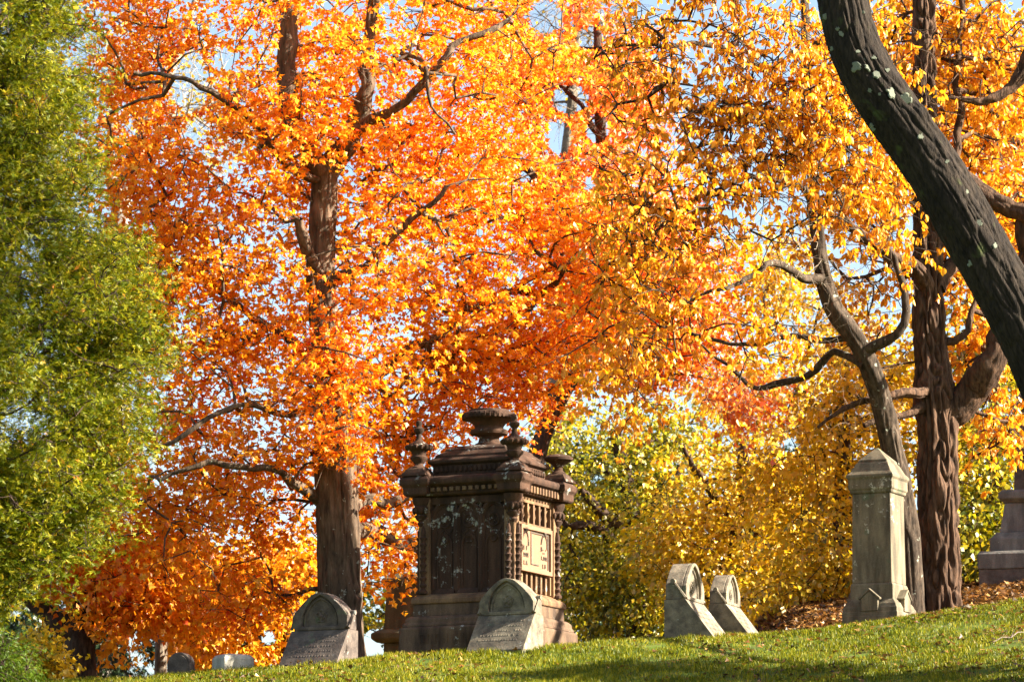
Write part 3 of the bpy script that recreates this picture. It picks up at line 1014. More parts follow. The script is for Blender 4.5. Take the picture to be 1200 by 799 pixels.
# ------------------------------------------------------------------ pillar monument on the right
PY = 72.4
pb = at(1049, 729, PY)
th = R(25)
hx = .72 / 2
pc = (pb[0] - .44 * (math.cos(th) - math.sin(th)), pb[1] + .44 * (math.cos(th) + math.sin(th)))
pil = empty('pillar_monument', (pc[0], pc[1], pb[2]), rot25)
tag(pil, 'tall square grey stone pillar with a pyramid cap on the right of the lawn', 'monument')
bs = MB()
bs.stack([(.50, -.5), (.50, .19), (.49, .20), (.49, .27), (.47, .30), (.455, .34), (.41, .40), (.385, .42), (.385, .66), (.365, .70)])
bs.build('base', GRANITE, pil, bevel=.012)
for k in range(4):
    gb = MB()
    c_, s_ = math.cos(k * math.pi / 2), math.sin(k * math.pi / 2)
    poly = [(-.155, .21), (.155, .21), (.155, .42), (0, .545), (-.155, .42)]
    poly2 = [(-.185, .40), (0, .555), (.185, .40), (.20, .43), (0, .60), (-.20, .43)]
    for (pp, d0, d1) in ((poly, .37, .515), (poly2, .372, .53)):
        n = len(pp)
        V = []
        for d in (d0, d1):
            for (x, z) in pp:
                px_, py_ = x, -d
                V.append((px_ * c_ - py_ * s_, px_ * s_ + py_ * c_, z))
        Fs = [tuple(range(n)), tuple(range(2*n-1, n-1, -1))] + [((i+1) % n, i, n+i, n+(i+1) % n) for i in range(n)]
        gb.add(V, Fs)
    gb.build('gablet', GRANITE, pil, bevel=.008)
for k in range(4):
    nb = MB()
    c_, s_ = math.cos(k * math.pi / 2), math.sin(k * math.pi / 2)
    pp = [(-.42, -.1), (.42, -.1), (.42, .06), (.36, .13), (-.36, .13), (-.42, .06)]
    n = len(pp); V = []
    for d in (.49, .525):
        for (x, z) in pp:
            V.append((x * c_ + d * s_, x * s_ - d * c_, z))
    nb.add(V, [tuple(range(n)), tuple(range(2*n-1, n-1, -1))] + [((i+1) % n, i, n+i, n+(i+1) % n) for i in range(n)])
    nb.build('name_panel', GRANITE, pil, bevel=.01)
MB().stack([(.36, .70), (.345, 2.24)]).build('shaft', GRANITE, pil, bevel=.012)
MB().stack([(.355, 2.24), (.375, 2.26), (.38, 2.30), (.40, 2.32), (.40, 2.48), (.425, 2.52), (.425, 2.56), (.37, 2.62), (.29, 2.77), (.265, 2.79), (.26, 2.83), (.02, 3.06)]).build('cap', GRANITE, pil, bevel=.01)

# ------------------------------------------------------------------ granite monument at the right edge
q = at(1155, 688, 84.0)
gz = ground_z(q[0] + 1.0, 84.8)
gm = empty('obelisk_monument', (q[0] + 1.35, 84.9, q[2]), R(-14))
tag(gm, 'grey granite stepped monument cut by the right edge, in shade', 'monument')
OBST = stonemat('grey_granite', (0.21, 0.20, 0.18), (0.11, 0.105, 0.095), .35, .1)  # grey granite with its own random mottling
MB().stack([(1.22, -1.2), (1.22, .36)]).build('plinth', HEAD_DK, gm, bevel=.02)
MB().stack([(1.24, .36), (1.24, .66), (1.20, .72)]).build('lower_step', OBST, gm, bevel=.02)
MB().stack([(1.02, .72), (1.02, .98), (.95, 1.06), (.90, 1.12)]).build('upper_step', OBST, gm, bevel=.02)
MB().stack([(.84, 1.12), (.74, 1.72)]).build('pedestal', OBST, gm, bevel=.02)
MB().stack([(.76, 1.72), (.86, 1.80), (.86, 1.92), (.78, 1.98)]).build('cap', OBST, gm, bevel=.02)
MB().stack([(.58, 1.98), (.50, 3.9), (.0, 4.5)]).build('shaft', HEAD_DK, gm, bevel=.02)

# ------------------------------------------------------------------ tan tomb far behind the maple
q = at(462, 770, 79.0)
tm = empty('tomb', (q[0] + .45, 79.6, q[2] - .95), R(-25))
tag(tm, 'tan sandstone tomb half hidden between the maple trunk and the brownstone monument', 'monument')
TAN = stonemat('tan_sandstone', (0.17, 0.165, 0.10), (0.10, 0.098, 0.06), .3, .1)
MB().stack([(.55, -1.0), (.55, .75), (.50, .8), (.50, 1.25)]).build('pedestal', TAN, tm, bevel=.02)
MB().stack([(.60, 1.25), (.68, 1.32), (.68, 1.42), (.56, 1.50)]).build('cornice', TAN, tm, bevel=.02)
MB().stack([(.50, 1.50), (.46, 2.3), (.54, 2.36), (.54, 2.44), (.40, 2.56)]).build('upper_block', TAN, tm, bevel=.02)

# ------------------------------------------------------------------ trees
rng = np.random.default_rng(21)

# gaps that show sky or trunk, as in the photograph
SKY = [(222,95,22,38,200),(230,150,16,16,200),(262,70,14,14,200),(668,115,22,20,200),(655,160,16,22,200),(700,150,14,18,200),(640,20,22,22,200),(690,45,18,14,200),(618,205,10,8,200),(690,215,8,10,200)]

# 1 orange maple
MY = 74.4
maple_trunk = [(400,800,70,MY),(399,770,60,MY),(398,690,55,MY),(395,610,52,MY),(393,555,51,MY),(390,480,46,MY+.1),(383,400,38,MY+.2),(376,325,36,MY+.3),(378,250,34,MY+.3),(380,200,32,MY+.3)]
maple_limbs = [
    [(380,205,30,MY+.3),(362,175,26,MY+.3),(345,135,24,MY+.3),(338,60,22,MY+.3),(333,-40,18,MY+.4),(325,-140,12,MY+.4)],
    [(380,205,28,MY+.3),(400,165,25,MY+.2),(425,125,22,MY+.1),(432,60,18,MY),(440,-40,14,MY)],
    [(374,330,18,MY+.2),(366,300,16,MY-.2),(356,272,14,MY-.4),(348,258,12,MY-.5)],
    [(388,330,15,MY+.3),(412,318,11,MY-.1),(440,300,8,MY-.4),(480,262,9,MY-.6),(520,215,6,MY-.6)],
    [(410,618,22,MY),(430,618,18,MY+1.2),(462,634,16,MY+1.8),(500,646,13,MY+2.3),(560,640,8,MY+3)],
    [(405,595,16,MY),(430,590,13,MY+1),(470,585,10,MY+2),(520,560,7,MY+3)],
    [(378,590,14,MY),(352,566,10,MY-.5),(310,548,8,MY-1),(250,540,8,MY-1.5),(190,560,5,MY-1.5)],
    [(385,480,13,MY),(340,482,9,MY-.8),(290,478,7,MY-1.3),(230,500,7,MY-1.6),(180,530,4,MY-1.6)],
    [(382,420,16,MY),(330,390,12,MY+.8),(260,340,9,MY+1.3),(210,300,6,MY+1.6)],
    [(380,215,15,MY+.3),(330,185,10,MY-.5),(290,140,8,MY-.8),(215,95,6,MY-1),(150,80,5,MY-1)],
    [(395,470,20,MY),(450,430,15,MY+1.5),(530,380,11,MY+2.5),(620,330,8,MY+3.2),(690,290,5,MY+3.5)],
    [(420,150,16,MY+.1),(480,120,12,MY-.6),(520,70,10,MY-.8),(600,20,6,MY-.5)],
    [(470,62,6,MY-.8),(495,75,5,MY-1.2),(506,110,4,MY-1.4),(530,150,2,MY-1.5)],
]
mb_blobs = [(400,60,300,200,MY+.8,2.8,1.35),(400,300,250,200,MY+1.0,2.8,1.3),(225,430,120,170,MY+.5,2.0,.55),(210,610,115,95,MY+.2,1.4,.34),
            (330,560,110,100,MY+.2,1.4,.32),(590,210,160,230,MY+2.0,2.2,1.1),(600,420,120,85,MY+3.6,2.3,.5),(455,585,85,85,MY+3.6,1.6,.28),(480,470,120,70,MY+2.6,2.2,.35),
            (165,110,120,130,MY+1.5,2.4,.5),(170,260,75,100,MY+1.2,2,.4),(165,350,55,90,MY+.5,1.5,.25),(270,-60,220,120,MY+1,3,.35),(690,330,75,120,MY+4,2,.35),(455,650,38,55,MY+1.2,.8,.07),(385,440,60,95,MY-1.3,.7,.2),(345,150,60,50,MY-1.2,.5,.08),(420,70,60,60,MY-1.2,.6,.09),(300,120,60,60,MY-1.2,.6,.09),(440,320,60,50,MY-1.3,.5,.07),(400,520,50,45,MY-1.2,.6,.08),(285,690,70,45,MY+.5,1.6,.14)]
tg = sample_blobs(mb_blobs, 1750, rng)
win = [(374,255,24,66,MY+.5),(338,60,12,50,MY+.3),(398,690,34,120,MY+.8),(390,575,24,30,MY+.6),(575,640,90,150,76.0),(428,112,14,36,MY+.2)]
tg = cut(tg, win + [(g[0], g[1], g[2], g[3], g[4]) for g in SKY] + [(400,690,300,20,MY-4)])
keep = tg[:, 2] > terrain(tg[:, 0], tg[:, 1]) + .5
tg = tg[keep]
make_tree('maple_tree', 'huge glowing orange maple tree behind the brownstone monument', 'tree', None, maple_trunk, maple_limbs, tg, rng,
          BARK_MAPLE, L_ORANGE, T_MAPLE, per=78, spread=.36, flat=.42, hang=.38, tuft=4, size=(.06,.13), twigs=3, twig_len=.34,
          hero=dict(sides=120, step=.03, amp=.05, fx=7.5, fz=1.1, flare=.22, knots=[(at(419,695,MY-.25), .17, .09)]),
          leafgaps=win + SKY)

# 2 red maple behind
T2 = [(600,800,30,92),(606,640,28,92),(640,500,22,92),(690,400,20,92),(708,280,17,92),(702,120,13,92),(700,20,9,92)]
tg = sample_blobs([(690,150,120,160,92,4,1.0),(740,330,110,120,92,4,.9),(790,400,80,60,92,3,.3),(640,60,80,80,92,3,.35),(860,460,40,30,90,2,.08)], 520, rng, gaps=SKY)
make_tree('maple_tree', 'coral red maple tree showing between the orange maple and the amber tree', 'tree', None, T2,
          [[(716,280,14,92),(650,230,10,91),(600,180,7,91)],[(720,330,14,92),(790,300,10,91.5),(850,330,7,91)],[(716,180,9,92),(690,140,7,91),(660,100,4,91)]],
          tg, rng, BARK_BROWN, L_RED, T_MAPLE, per=62, spread=.38, flat=.45, hang=.35, size=(.11,.17), twigs=2, leafgaps=SKY)

# 3 amber tree with long hanging leaves, trunk behind the pillar
HY = 72.9
T3 = [(1070,760,36,HY+1.5),(1062,620,32,HY+1.2),(1047,535,28,HY+.8),(1030,460,26,HY+.3),(1008,405,24,HY),(978,362,24,HY),(963,312,20,HY),(956,250,17,HY),(948,150,14,HY),(944,40,13,HY),(940,-60,9,HY)]
L3 = [[(1012,412,13.0,HY),(1040,396,12.2,HY-.2),(1058,375,10.8,HY-.4),(1064,345,8.6,HY-.4),(1058,312,6.5,HY-.4),(1040,285,4.3,HY-.4)],
      [(966,326,11.5,HY),(935,322,10.1,HY-.5),(905,308,7.9,HY-1),(870,328,5.8,HY-1.6),(820,350,4.3,HY-2.2),(760,370,2.9,HY-2.6)],
      [(1014,428,11.5,HY),(975,418,9.4,HY+.6),(945,440,8.6,HY+1),(900,452,7.2,HY+1.3),(860,440,5.0,HY+1.5),(825,410,2.9,HY+1.6)],
      [(955,240,10.1,HY),(900,205,7.9,HY-1),(830,222,6.5,HY-2),(775,262,5.0,HY-2.6),(728,305,2.9,HY-3)],
      [(948,140,9.4,HY),(890,80,7.2,HY-1),(810,50,5.8,HY-2),(740,55,4.3,HY-2.6),(690,75,2.2,HY-3)],
      [(950,170,8.6,HY),(880,140,6.5,HY-1.2),(800,120,5.0,HY-2),(775,48,3.6,HY-2.4),(700,70,2.2,HY-2.8)],
      [(957,260,9.4,HY),(985,225,7.2,HY-.6),(975,190,5.8,HY-.9),(958,165,4.3,HY-1.2)],
      [(945,60,7.2,HY),(1000,20,5.8,HY-.8),(1060,-20,4.3,HY-1)],
      [(1000,396,8.6,HY),(930,395,6.5,HY+.6),(860,402,5.0,HY+1.1),(800,385,3.6,HY+1.4)]]
tg = sample_blobs([(850,90,180,120,HY-3.3,1.0,1.15),(790,260,120,110,HY-3.8,.9,.75),(930,180,120,110,HY-3.2,.9,.75),(1010,120,90,130,HY-2.9,.8,.55),(760,380,85,75,HY-3.4,1.0,.3),
                   (720,430,60,60,HY-3.2,.8,.12),(900,400,45,35,HY-3,.7,.10),(860,-30,200,40,HY-3,1.2,.3),(780,480,60,40,HY-2.6,.8,.06),(1020,260,60,60,HY-2.4,.8,.2)], 640, rng)
tg = cut(tg, SKY + [(745,125,20,14,200),(790,165,14,10,200),(800,95,14,12,200),(890,255,30,14,200),(965,330,40,60,HY+.5),(1010,420,50,40,HY+.4),(1000,60,60,60,62)])
bare = sample_blobs([(950,340,75,90,HY-.1,1.2,1.0),(880,480,90,70,HY+1.4,.8,.8),(1010,400,60,60,HY+.7,.8,.4),(960,240,80,60,HY-.3,1.5,.4),(1000,480,60,40,HY+1,.8,.3)], 1500, rng)
make_tree('hanging_leaf_tree', 'amber tree with long drooping leaves and a bent trunk behind the stone pillar', 'tree', None, T3, L3, tg, rng,
          BARK_TWIG, L_AMBER, T_LANCE, per=30, spread=.30, flat=.8, hang=.78, tuft=5, size=(.08,.165), up=.02, jitter=.9, twigs=3, twig_len=.45, wide=1.15, r0=.0085,
          hero=dict(sides=64, step=.04, amp=.035, fx=9, fz=1.4), bare=bare, wob=.16, leafgaps=SKY + [(968,330,26,60,HY+.3),(1020,440,34,50,HY+.3)])

# 4 big furrowed trunk with forked limbs
KY = 74.6
T4 = [(1105,760,64,KY),(1103,715,56,KY),(1101,640,51,KY),(1099,560,50,KY),(1098,500,52,KY),(1095,462,56,KY),(1092,425,44,KY),(1089,370,41,KY),(1087,300,38,KY),(1085,200,34,KY),(1084,90,30,KY),(1083,-40,26,KY)]
L4 = [[(1090,180,26,KY),(1200,250,20,KY-.4),(1330,290,16,KY-2.4),(1431,340,13,69.6),(1460,420,11,66.4),(1490,510,9,63.2),(1525,590,5,60.6)],  # limb added out of frame to carry foliage that shades the lawn
      [(1096,500,34,KY),(1104,482,38,KY),(1128,466,37,KY-.1),(1152,440,35,KY-.2),(1170,405,32,KY-.3),(1188,360,28,KY-.3),(1206,300,24,KY-.3),(1215,200,20,KY-.3)],
      [(1092,345,22,KY),(1076,318,20,KY-.4),(1048,302,17,KY-.7),(1022,287,14,KY-.9),(1002,268,11,KY-1),(985,240,8,KY-1.1),(965,195,5,KY-1.2)],
      [(1096,335,24,KY),(1112,312,20,KY+.2),(1122,295,16,KY+.3),(1135,250,11,KY+.4)],
      [(1088,458,18,KY-.2),(1055,456,13,KY-.7),(1022,470,10,KY-1),(990,482,7,KY-1.2),(958,504,4,KY-1.3)],
      [(1086,474,12,KY-.2),(1050,490,9,KY-.6),(1010,500,6,KY-.8)],
      [(1122,300,9,KY+.4),(1121,180,9,KY+.4),(1122,60,8,KY+.5),(1121,-40,6,KY+.5)],
      [(1215,60,26,KY-.3),(1195,92,18,KY-.3),(1165,112,13,KY-.4),(1140,120,8,KY-.5),(1110,118,4,KY-.6)],
      [(1118,400,9,KY),(1135,385,8,KY),(1150,350,6,KY),(1160,330,3,KY)]]
tg = sample_blobs([(1120,60,110,120,KY+1.2,1.0,.9),(1140,250,80,120,KY+1.2,1.0,.5),(1160,410,50,70,KY+1.2,.7,.2),(1010,350,60,110,KY+1.5,.8,.15),(1160,500,40,40,KY+1.5,1.0,.12),(1000,240,80,80,KY+1.5,.8,.2),(1480,330,70,60,65.0,1.0,.8),(1500,410,70,60,63.7,1.0,.8),(1520,500,70,60,62.2,1.0,.8),(1560,590,70,60,60.4,1.0,.8)], 820, rng)  # far-right blobs are unseen foliage added to cast the lawn's shade strip
tg = cut(tg, [(1088,380,22,110,KY+.6),(1085,150,18,140,KY+.4),(1100,600,40,120,KY+.6),(1020,420,60,50,KY-.5)])
bare = sample_blobs([(1090,130,50,130,KY-.2,.8,1.0),(1150,70,70,70,KY,1.2,.8),(1030,330,50,60,KY-.8,.8,.3),(1030,470,40,30,KY-1,.6,.2)], 420, rng)
make_tree('forked_tree', 'tree with thick furrowed reddish trunk forking right of the stone pillar', 'tree', None, T4, L4, tg, rng,
          BARK_PINE, L_AMBER, T_LANCE, per=36, spread=.28, flat=.8, hang=.74, tuft=5, size=(.10,.175), up=.05, jitter=.9, twigs=5, twig_len=.45, wide=1.2,
          hero=dict(sides=220, step=.018, amp=.11, fx=11.0, fz=2.6, flare=.12), bare=bare, bare_gen=2, wob=.16, leafgaps=[(1090,390,18,90,KY+.4),(1100,600,40,110,KY+.6)])

# 5 leaning dark trunk in front, its crown above the frame
LY = 60.0
b5 = at(1290, 1010, LY); 
T5 = [(1300,1060,112,LY),(1285,900,93,LY),(1270,700,84,LY),(1262,560,78,LY),(1240,470,74,LY),(1200,388,71,LY),(1152,300,69,LY),(1100,208,70,LY),(1052,140,71,LY),(1018,90,67,LY),(997,45,63,LY),(985,-10,61,LY),(978,-90,56,LY),(975,-200,46,LY),(972,-330,35,LY)]
L5 = [[(980,-100,30,LY),(900,-190,22,LY+.5),(800,-260,14,LY+1)],[(976,-200,30,LY),(1060,-300,22,LY+.6),(1150,-360,14,LY+1)],[(1085,150,16,LY+.3),(1140,60,13,LY+3),(1190,-60,10,LY+3.4)]]
tg = sample_blobs([(1000,-390,280,120,LY+.5,3,.45)], 120, rng)
root5, tr5, c5, W5 = make_tree('leaning_tree', 'dark lichen-spotted trunk leaning across the upper right corner', 'tree', None, T5, L5[:2], tg, rng,
          BARK_DARK, L_AMBER, T_LANCE, per=40, spread=.35, flat=.7, hang=.6, size=(.12,.18), twigs=2,
          hero=dict(sides=190, step=.02, amp=.034, fx=15, fz=2.6, seed=5, knots=[(at(1083,128,LY-.36), .12, .09)]))
LICH, _nt, _o = newmat('pale_lichen')
_b = N(_nt, 'ShaderNodeBsdfPrincipled', Roughness=0.95)
_n = N(_nt, 'ShaderNodeTexNoise', Scale=40.0, Detail=4.0)
_r = ramp(_nt, [(.35, (0.06, 0.07, 0.05)), (.6, (0.19, 0.205, 0.15))])
_nt.links.new(_n.outputs['Fac'], _r.inputs[0]); _nt.links.new(_r.outputs[0], _b.inputs['Base Color']); _nt.links.new(_b.outputs[0], _o.inputs[0])
org5 = np.array(root5.location)
spots = [(967,20,5),(981,34,4),(986,40,5),(1003,78,8),(1018,80,6),(1027,87,7),(1045,108,9),(1062,118,9),(1021,149,7),(993,104,5),(1080,160,5),(1013,70,4),(1024,68,4),(1019,106,4),(1133,225,4),(1148,262,6),(1166,288,5),(1137,308,5),(1012,15,3),(1040,82,4),(1030,110,3),(975,58,4),(1006,60,4),(1110,190,4)]
me_t = tr5.data
nv = len(me_t.vertices)
TV = np.zeros(nv * 3); me_t.vertices.foreach_get('co', TV); TV = TV.reshape(-1, 3) + org5
TN = np.zeros(nv * 3); me_t.vertices.foreach_get('normal', TN); TN = TN.reshape(-1, 3)
tpx, tpy = to_px(TV)
rs = random.Random(3)
for (a, b, r_) in spots:
    d = (tpx - a) ** 2 + (tpy - b) ** 2 + np.where(TN[:, 1] > -.15, 1e6, 0)
    i = int(np.argmin(d))
    nrm = Vector(TN[i]); c0 = Vector(TV[i] - org5)
    u = nrm.orthogonal().normalized(); w = nrm.cross(u)
    rm = r_ * .72 * LY / F
    n = 36
    V = []
    sd_ = rs.random() * 50
    for (k, h) in ((1.0, -.012), (.8, .006)):
        for j in range(n):
            an = 2 * math.pi * j / n
            rr = rm * k * (.55 + .9 * vnoise(np.array([[math.cos(an) * 2.2 + sd_, math.sin(an) * 2.2, 0]]), 77)[0] + rs.uniform(-.09, .09))
            V.append(c0 + u * rr * math.cos(an) + w * rr * math.sin(an) + nrm * (h + .004))
    V.append(c0 + nrm * .010)
    Fs = [(j, (j+1) % n, n+(j+1) % n, n+j) for j in range(n)] + [(n+j, n+(j+1) % n, 2*n) for j in range(n)]
    m = MB(); m.add(V, Fs)
    o = m.build('lichen_patch', LICH, tr5, smooth=False)

# 6 cedar on the left
CY = 66.0
T6 = [(-40,860,46,CY),(-42,600,40,CY),(-45,300,32,CY),(-50,0,22,CY),(-52,-200,8,CY)]
n6 = 8500
prof_y = np.array([-250,-60,0,60,150,250,330,400,470,560,640,690,720]); prof_r = np.array([40,105,128,150,178,196,226,244,236,212,172,120,60])
pts = []
nb_ = 0
while nb_ < 430:
    yv = rng.uniform(-250, 715); rad = np.interp(yv, prof_y, prof_r)
    if rng.random() > rad / 244: continue
    an = rng.uniform(-math.pi, .6)
    nb_ += 1
    tipf = rng.uniform(.84, 1.13)
    rise = rng.uniform(-20, 45)
    k = int(rng.integers(9, 20))
    for q in range(k):
        f = (q + rng.random()) / k
        rr = rad * (.5 + (tipf - .5) * f) * CY / F
        base = at(-45, yv - rise * f * f, CY)
        sp = .05 + .17 * f * (1 - .55 * f)
        pts.append(base + np.array([rr * math.cos(an), rr * math.sin(an), 0]) + rng.normal(0, 1, 3) * sp * np.array([1, 1, .8]))
for _ in range(4200):
    yv = rng.uniform(-250, 700); rad = np.interp(yv, prof_y, prof_r)
    rr = rad * rng.uniform(.05, .72) * CY / F; an = rng.uniform(-math.pi, .2)
    pts.append(at(-45, yv, CY) + np.array([rr * math.cos(an), rr * math.sin(an), 0]))
tg = np.array(pts)
tg = tg[to_px(tg)[0] > -75]
tg = cut(tg, [(30,500,28,14,200),(55,560,14,12,200),(12,300,20,10,200),(40,700,20,20,200)])
make_tree('cedar_tree', 'tall yellow-green cedar filling the left edge', 'tree', None, T6, [], tg, rng, BARK_BROWN, L_CEDAR, T_SPRAY,
          per=34, spread=.15, flat=.9, hang=.05, tuft=5, size=(.08,.15), up=.2, jitter=1.0, twigs=1, twig_len=.25, arch=-.05, down_pen=-.05)

# 7 maple with a forked trunk at lower left
QY = 77.0
T7 = [(96,830,40,QY),(94,780,37,QY),(93,745,36,QY),(92,715,30,QY),(90,680,25,QY),(86,620,18,QY),(84,560,10,QY)]
L7 = [[(88,738,30,QY),(66,726,26,QY),(48,710,22,QY),(36,692,20,QY),(20,650,15,QY),(5,610,9,QY)]]
tg = sample_blobs([(60,640,90,60,QY+.5,2.2,.5),(140,690,70,45,QY+.2,2.0,.5),(90,560,90,60,QY+1,2.2,.4),(200,700,60,40,QY+.8,1.6,.3),(115,745,34,18,QY-.3,.8,.06)], 280, rng)
tg = cut(tg, [(92,775,26,45,QY+.4)])
make_tree('maple_tree', 'orange maple with a dark forked trunk under the cedar at lower left', 'tree', None, T7, L7, tg, rng, BARK_BROWN, L_ORANGE, T_MAPLE,
          per=55, spread=.3, flat=.45, hang=.4, size=(.10,.16), twigs=2, hero=dict(sides=48, step=.05, amp=.03, fx=9, fz=1.4), leafgaps=[(25,722,18,11,200),(92,775,22,40,QY+.4)])

# 8 background trees
def bg(name, label, cat, group, trunk, blobs, n, leafm, tmpl, bark=BARK_BROWN, limbs=(), gaps=(), dy=0.0, **kw):
    trunk = [(a, b, c, d + dy) for a, b, c, d in trunk]
    limbs = [[(a, b, c, d + dy) for a, b, c, d in l] for l in limbs]
    blobs = [b[:4] + (b[4] + dy,) + b[5:] for b in blobs]
    t = sample_blobs(blobs, n, rng, gaps=gaps)
    t = t[t[:, 2] > terrain(t[:, 0], t[:, 1]) + .15]
    o = dict(per=44, spread=.36, flat=.55, hang=.4, size=(.11,.17), twigs=2)
    o.update(kw)
    return make_tree(name, label, cat, group, trunk, list(limbs), t, rng, bark, leafm, tmpl, leafgaps=gaps, **o)

G = 'autumn trees beyond the lawn'
LOWSKY = [(925,520,13,9,200),(700,560,9,7,200)]
bg('yellow_tree', 'olive green and yellow tree with dark forked limbs just right of the brownstone monument', 'tree', G,
   [(750,830,34,96),(748,700,30,96),(745,630,26,96),(735,570,20,96),(720,500,14,96)], [(730,600,90,90,96,3,.9),(700,690,80,70,95,3,.6),(780,690,80,70,95,2.6,.6),(680,540,80,70,97,2.5,.5),(780,520,80,60,98,2.5,.4),(640,660,60,90,98,2,.4)], 560, L_YGREEN, T_OVAL,
   limbs=[[(745,640,18,96),(715,605,14,95.3),(680,570,10,95)],[(745,625,18,96),(770,580,14,95.2),(800,545,9,95)],[(746,660,16,96),(700,620,12,94.8),(660,612,8,94.5)],[(747,690,14,96),(790,665,10,95),(830,640,6,94.6)]], gaps=LOWSKY, per=42, dy=8)
bg('yellow_tree', 'bright yellow tree behind the two side-on headstones', 'tree', G,
   [(860,820,30,90),(862,700,26,90),(868,600,20,90),(872,520,12,90)], [(850,600,90,80,90,3,.9),(900,680,90,60,90,2.6,.7),(800,650,60,60,91,2.5,.4),(930,560,70,70,91,2.5,.5),(830,700,60,40,89,2,.3),(890,470,90,60,92,2.4,.5)], 400, L_YELLOW, T_OVAL,
   limbs=[[(866,640,12,90),(910,590,9,89.4),(950,540,5,89)],[(866,620,12,90),(830,570,9,89.4),(800,520,5,89)]], gaps=LOWSKY, dy=8)
bg('yellow_tree', 'golden yellow tree behind the stone pillar', 'tree', G,
   [(985,760,30,98),(988,640,26,98),(990,520,20,98),(990,400,10,98)], [(980,560,90,110,98,3,.9),(1000,430,80,90,98,3,.6),(960,660,70,60,97,2.5,.5),(940,705,70,30,95,1.6,.25),(905,340,70,60,97,2,.35),(1070,480,60,120,98,2.5,.4)], 360, L_YELLOW, T_OVAL, gaps=LOWSKY, dy=-5, size=(.12,.18))
bg('yellow_tree', 'yellow and green tree right of the furrowed trunk', 'tree', G,
   [(1160,780,28,100),(1162,640,24,100),(1165,520,18,100),(1165,400,10,100)], [(1155,560,60,100,100,2.8,.8),(1150,650,50,60,99,2,.7),(1170,420,60,90,100,2.6,.6),(1190,300,60,90,100,2.6,.5)], 360, L_YGREEN, T_OVAL, gaps=[(1150,465,10,12,200),(1165,500,8,8,200)], dy=-10, size=(.12,.18))
bg('yellow_tree', 'golden leaves high between the furrowed trunk and the right edge', 'tree', G,
   [(1240,700,30,94),(1235,400,26,94),(1220,150,20,94),(1210,0,10,94)], [(1170,120,90,130,94,3,.9),(1190,280,70,90,94,2.6,.6),(1040,120,90,120,95,2.4,.7)], 320, L_AMBER, T_OVAL, dy=-10, size=(.12,.18))
bg('yellow_tree', 'orange-brown tree between the small pale gravestone and the dark slanted headstone', 'tree', G,
   [(345,800,26,82),(337,745,24,82),(330,722,20,82),(318,700,14,82),(308,675,8,82)], [(290,715,60,45,82,2.2,.6),(255,740,45,34,82,2,.4),(330,660,60,40,83,2,.3)], 190, L_AMBER, T_OVAL,
   limbs=[[(336,735,16,82),(347,705,13,82),(352,680,8,82)]], gaps=[(312,745,14,10,200),(305,720,7,6,200),(285,752,6,5,200)], per=55, size=(.10,.16))
bg('yellow_tree', 'green and gold tree low beside the dark slanted headstone', 'tree', G,
   [(300,840,20,104),(300,760,16,104),(300,700,8,104)], [(290,755,60,35,104,2,.7),(420,730,60,60,104,2,.5)], 150, L_YGREEN, T_OVAL, gaps=[(312,745,16,11,200),(435,755,14,22,200),(300,722,8,6,200)], per=45)
bg('grey_trunk_tree', 'slim tree with a smooth grey trunk behind the small round-topped headstone', 'tree', G,
   [(188,830,16,80),(188,780,15,80),(189,735,14,80),(188,690,12,80),(186,600,8,80)], [(180,650,60,40,80.5,1.6,.5)], 60, L_ORANGE, T_MAPLE, bark=BARK_GREY, per=40, hero=dict(sides=32, step=.05, amp=.008))
# dark conifers low at the left
for i, (px, py0, lab, gaps) in enumerate([(38, 700, 'dark conifer low in the corner between the cedar and the shrubs', [(20,712,9,8,200)]), (140, 690, 'dark green conifer nearest the forked maple trunk', [(152,745,9,22,200),(160,770,8,10,200)]),
                               (222, 690, 'dark green conifer behind the small round-topped headstone', [(202,740,8,10,200),(230,720,8,8,200)]),
                               (735, 590, 'dark conifer added behind the olive and yellow tree to darken its gaps', []), (925, 580, 'dark conifer added behind the bright yellow tree to darken its gaps', [])]):  # last two conifers are added to give the yellow foliage dark gaps
    bg('conifer', lab, 'tree', 'dark conifers behind the graves', [(px,860,22,112),(px,760,18,112),(px,py0-50,6,112)],
       [(px,745,44 if px < 400 else 80,60,112,1.6,.7),(px,py0,34 if px < 400 else 60,60,112,1.2,.5)] + ([(px,py0+75,70,60,112,1.4,.6)] if px > 400 else []), 170 if px < 400 else 330, L_CONIFER, T_TUFT, gaps=gaps, dy=0 if px < 400 else 10, per=46, spread=.24, hang=.5, size=(.14,.26), twigs=1)
# shrubs in the bottom left corner
bg('shrub', 'bright green shrub in the bottom left corner', 'shrub', None, [(6,870,10,67),(6,800,8,67),(4,770,5,67)], [(0,800,42,58,67,.8,1)], 150, L_SHRUB, T_SPRAY, per=70, spread=.14, size=(.06,.11), flat=.9)
bg('shrub', 'yellow and orange shrub left of the forked maple trunk', 'shrub', None, [(48,880,12,72),(48,800,8,72),(47,765,5,72)], [(48,795,32,50,72,.7,1)], 110, L_YELLOW, T_OVAL, per=60, spread=.16, size=(.07,.12), flat=.9)

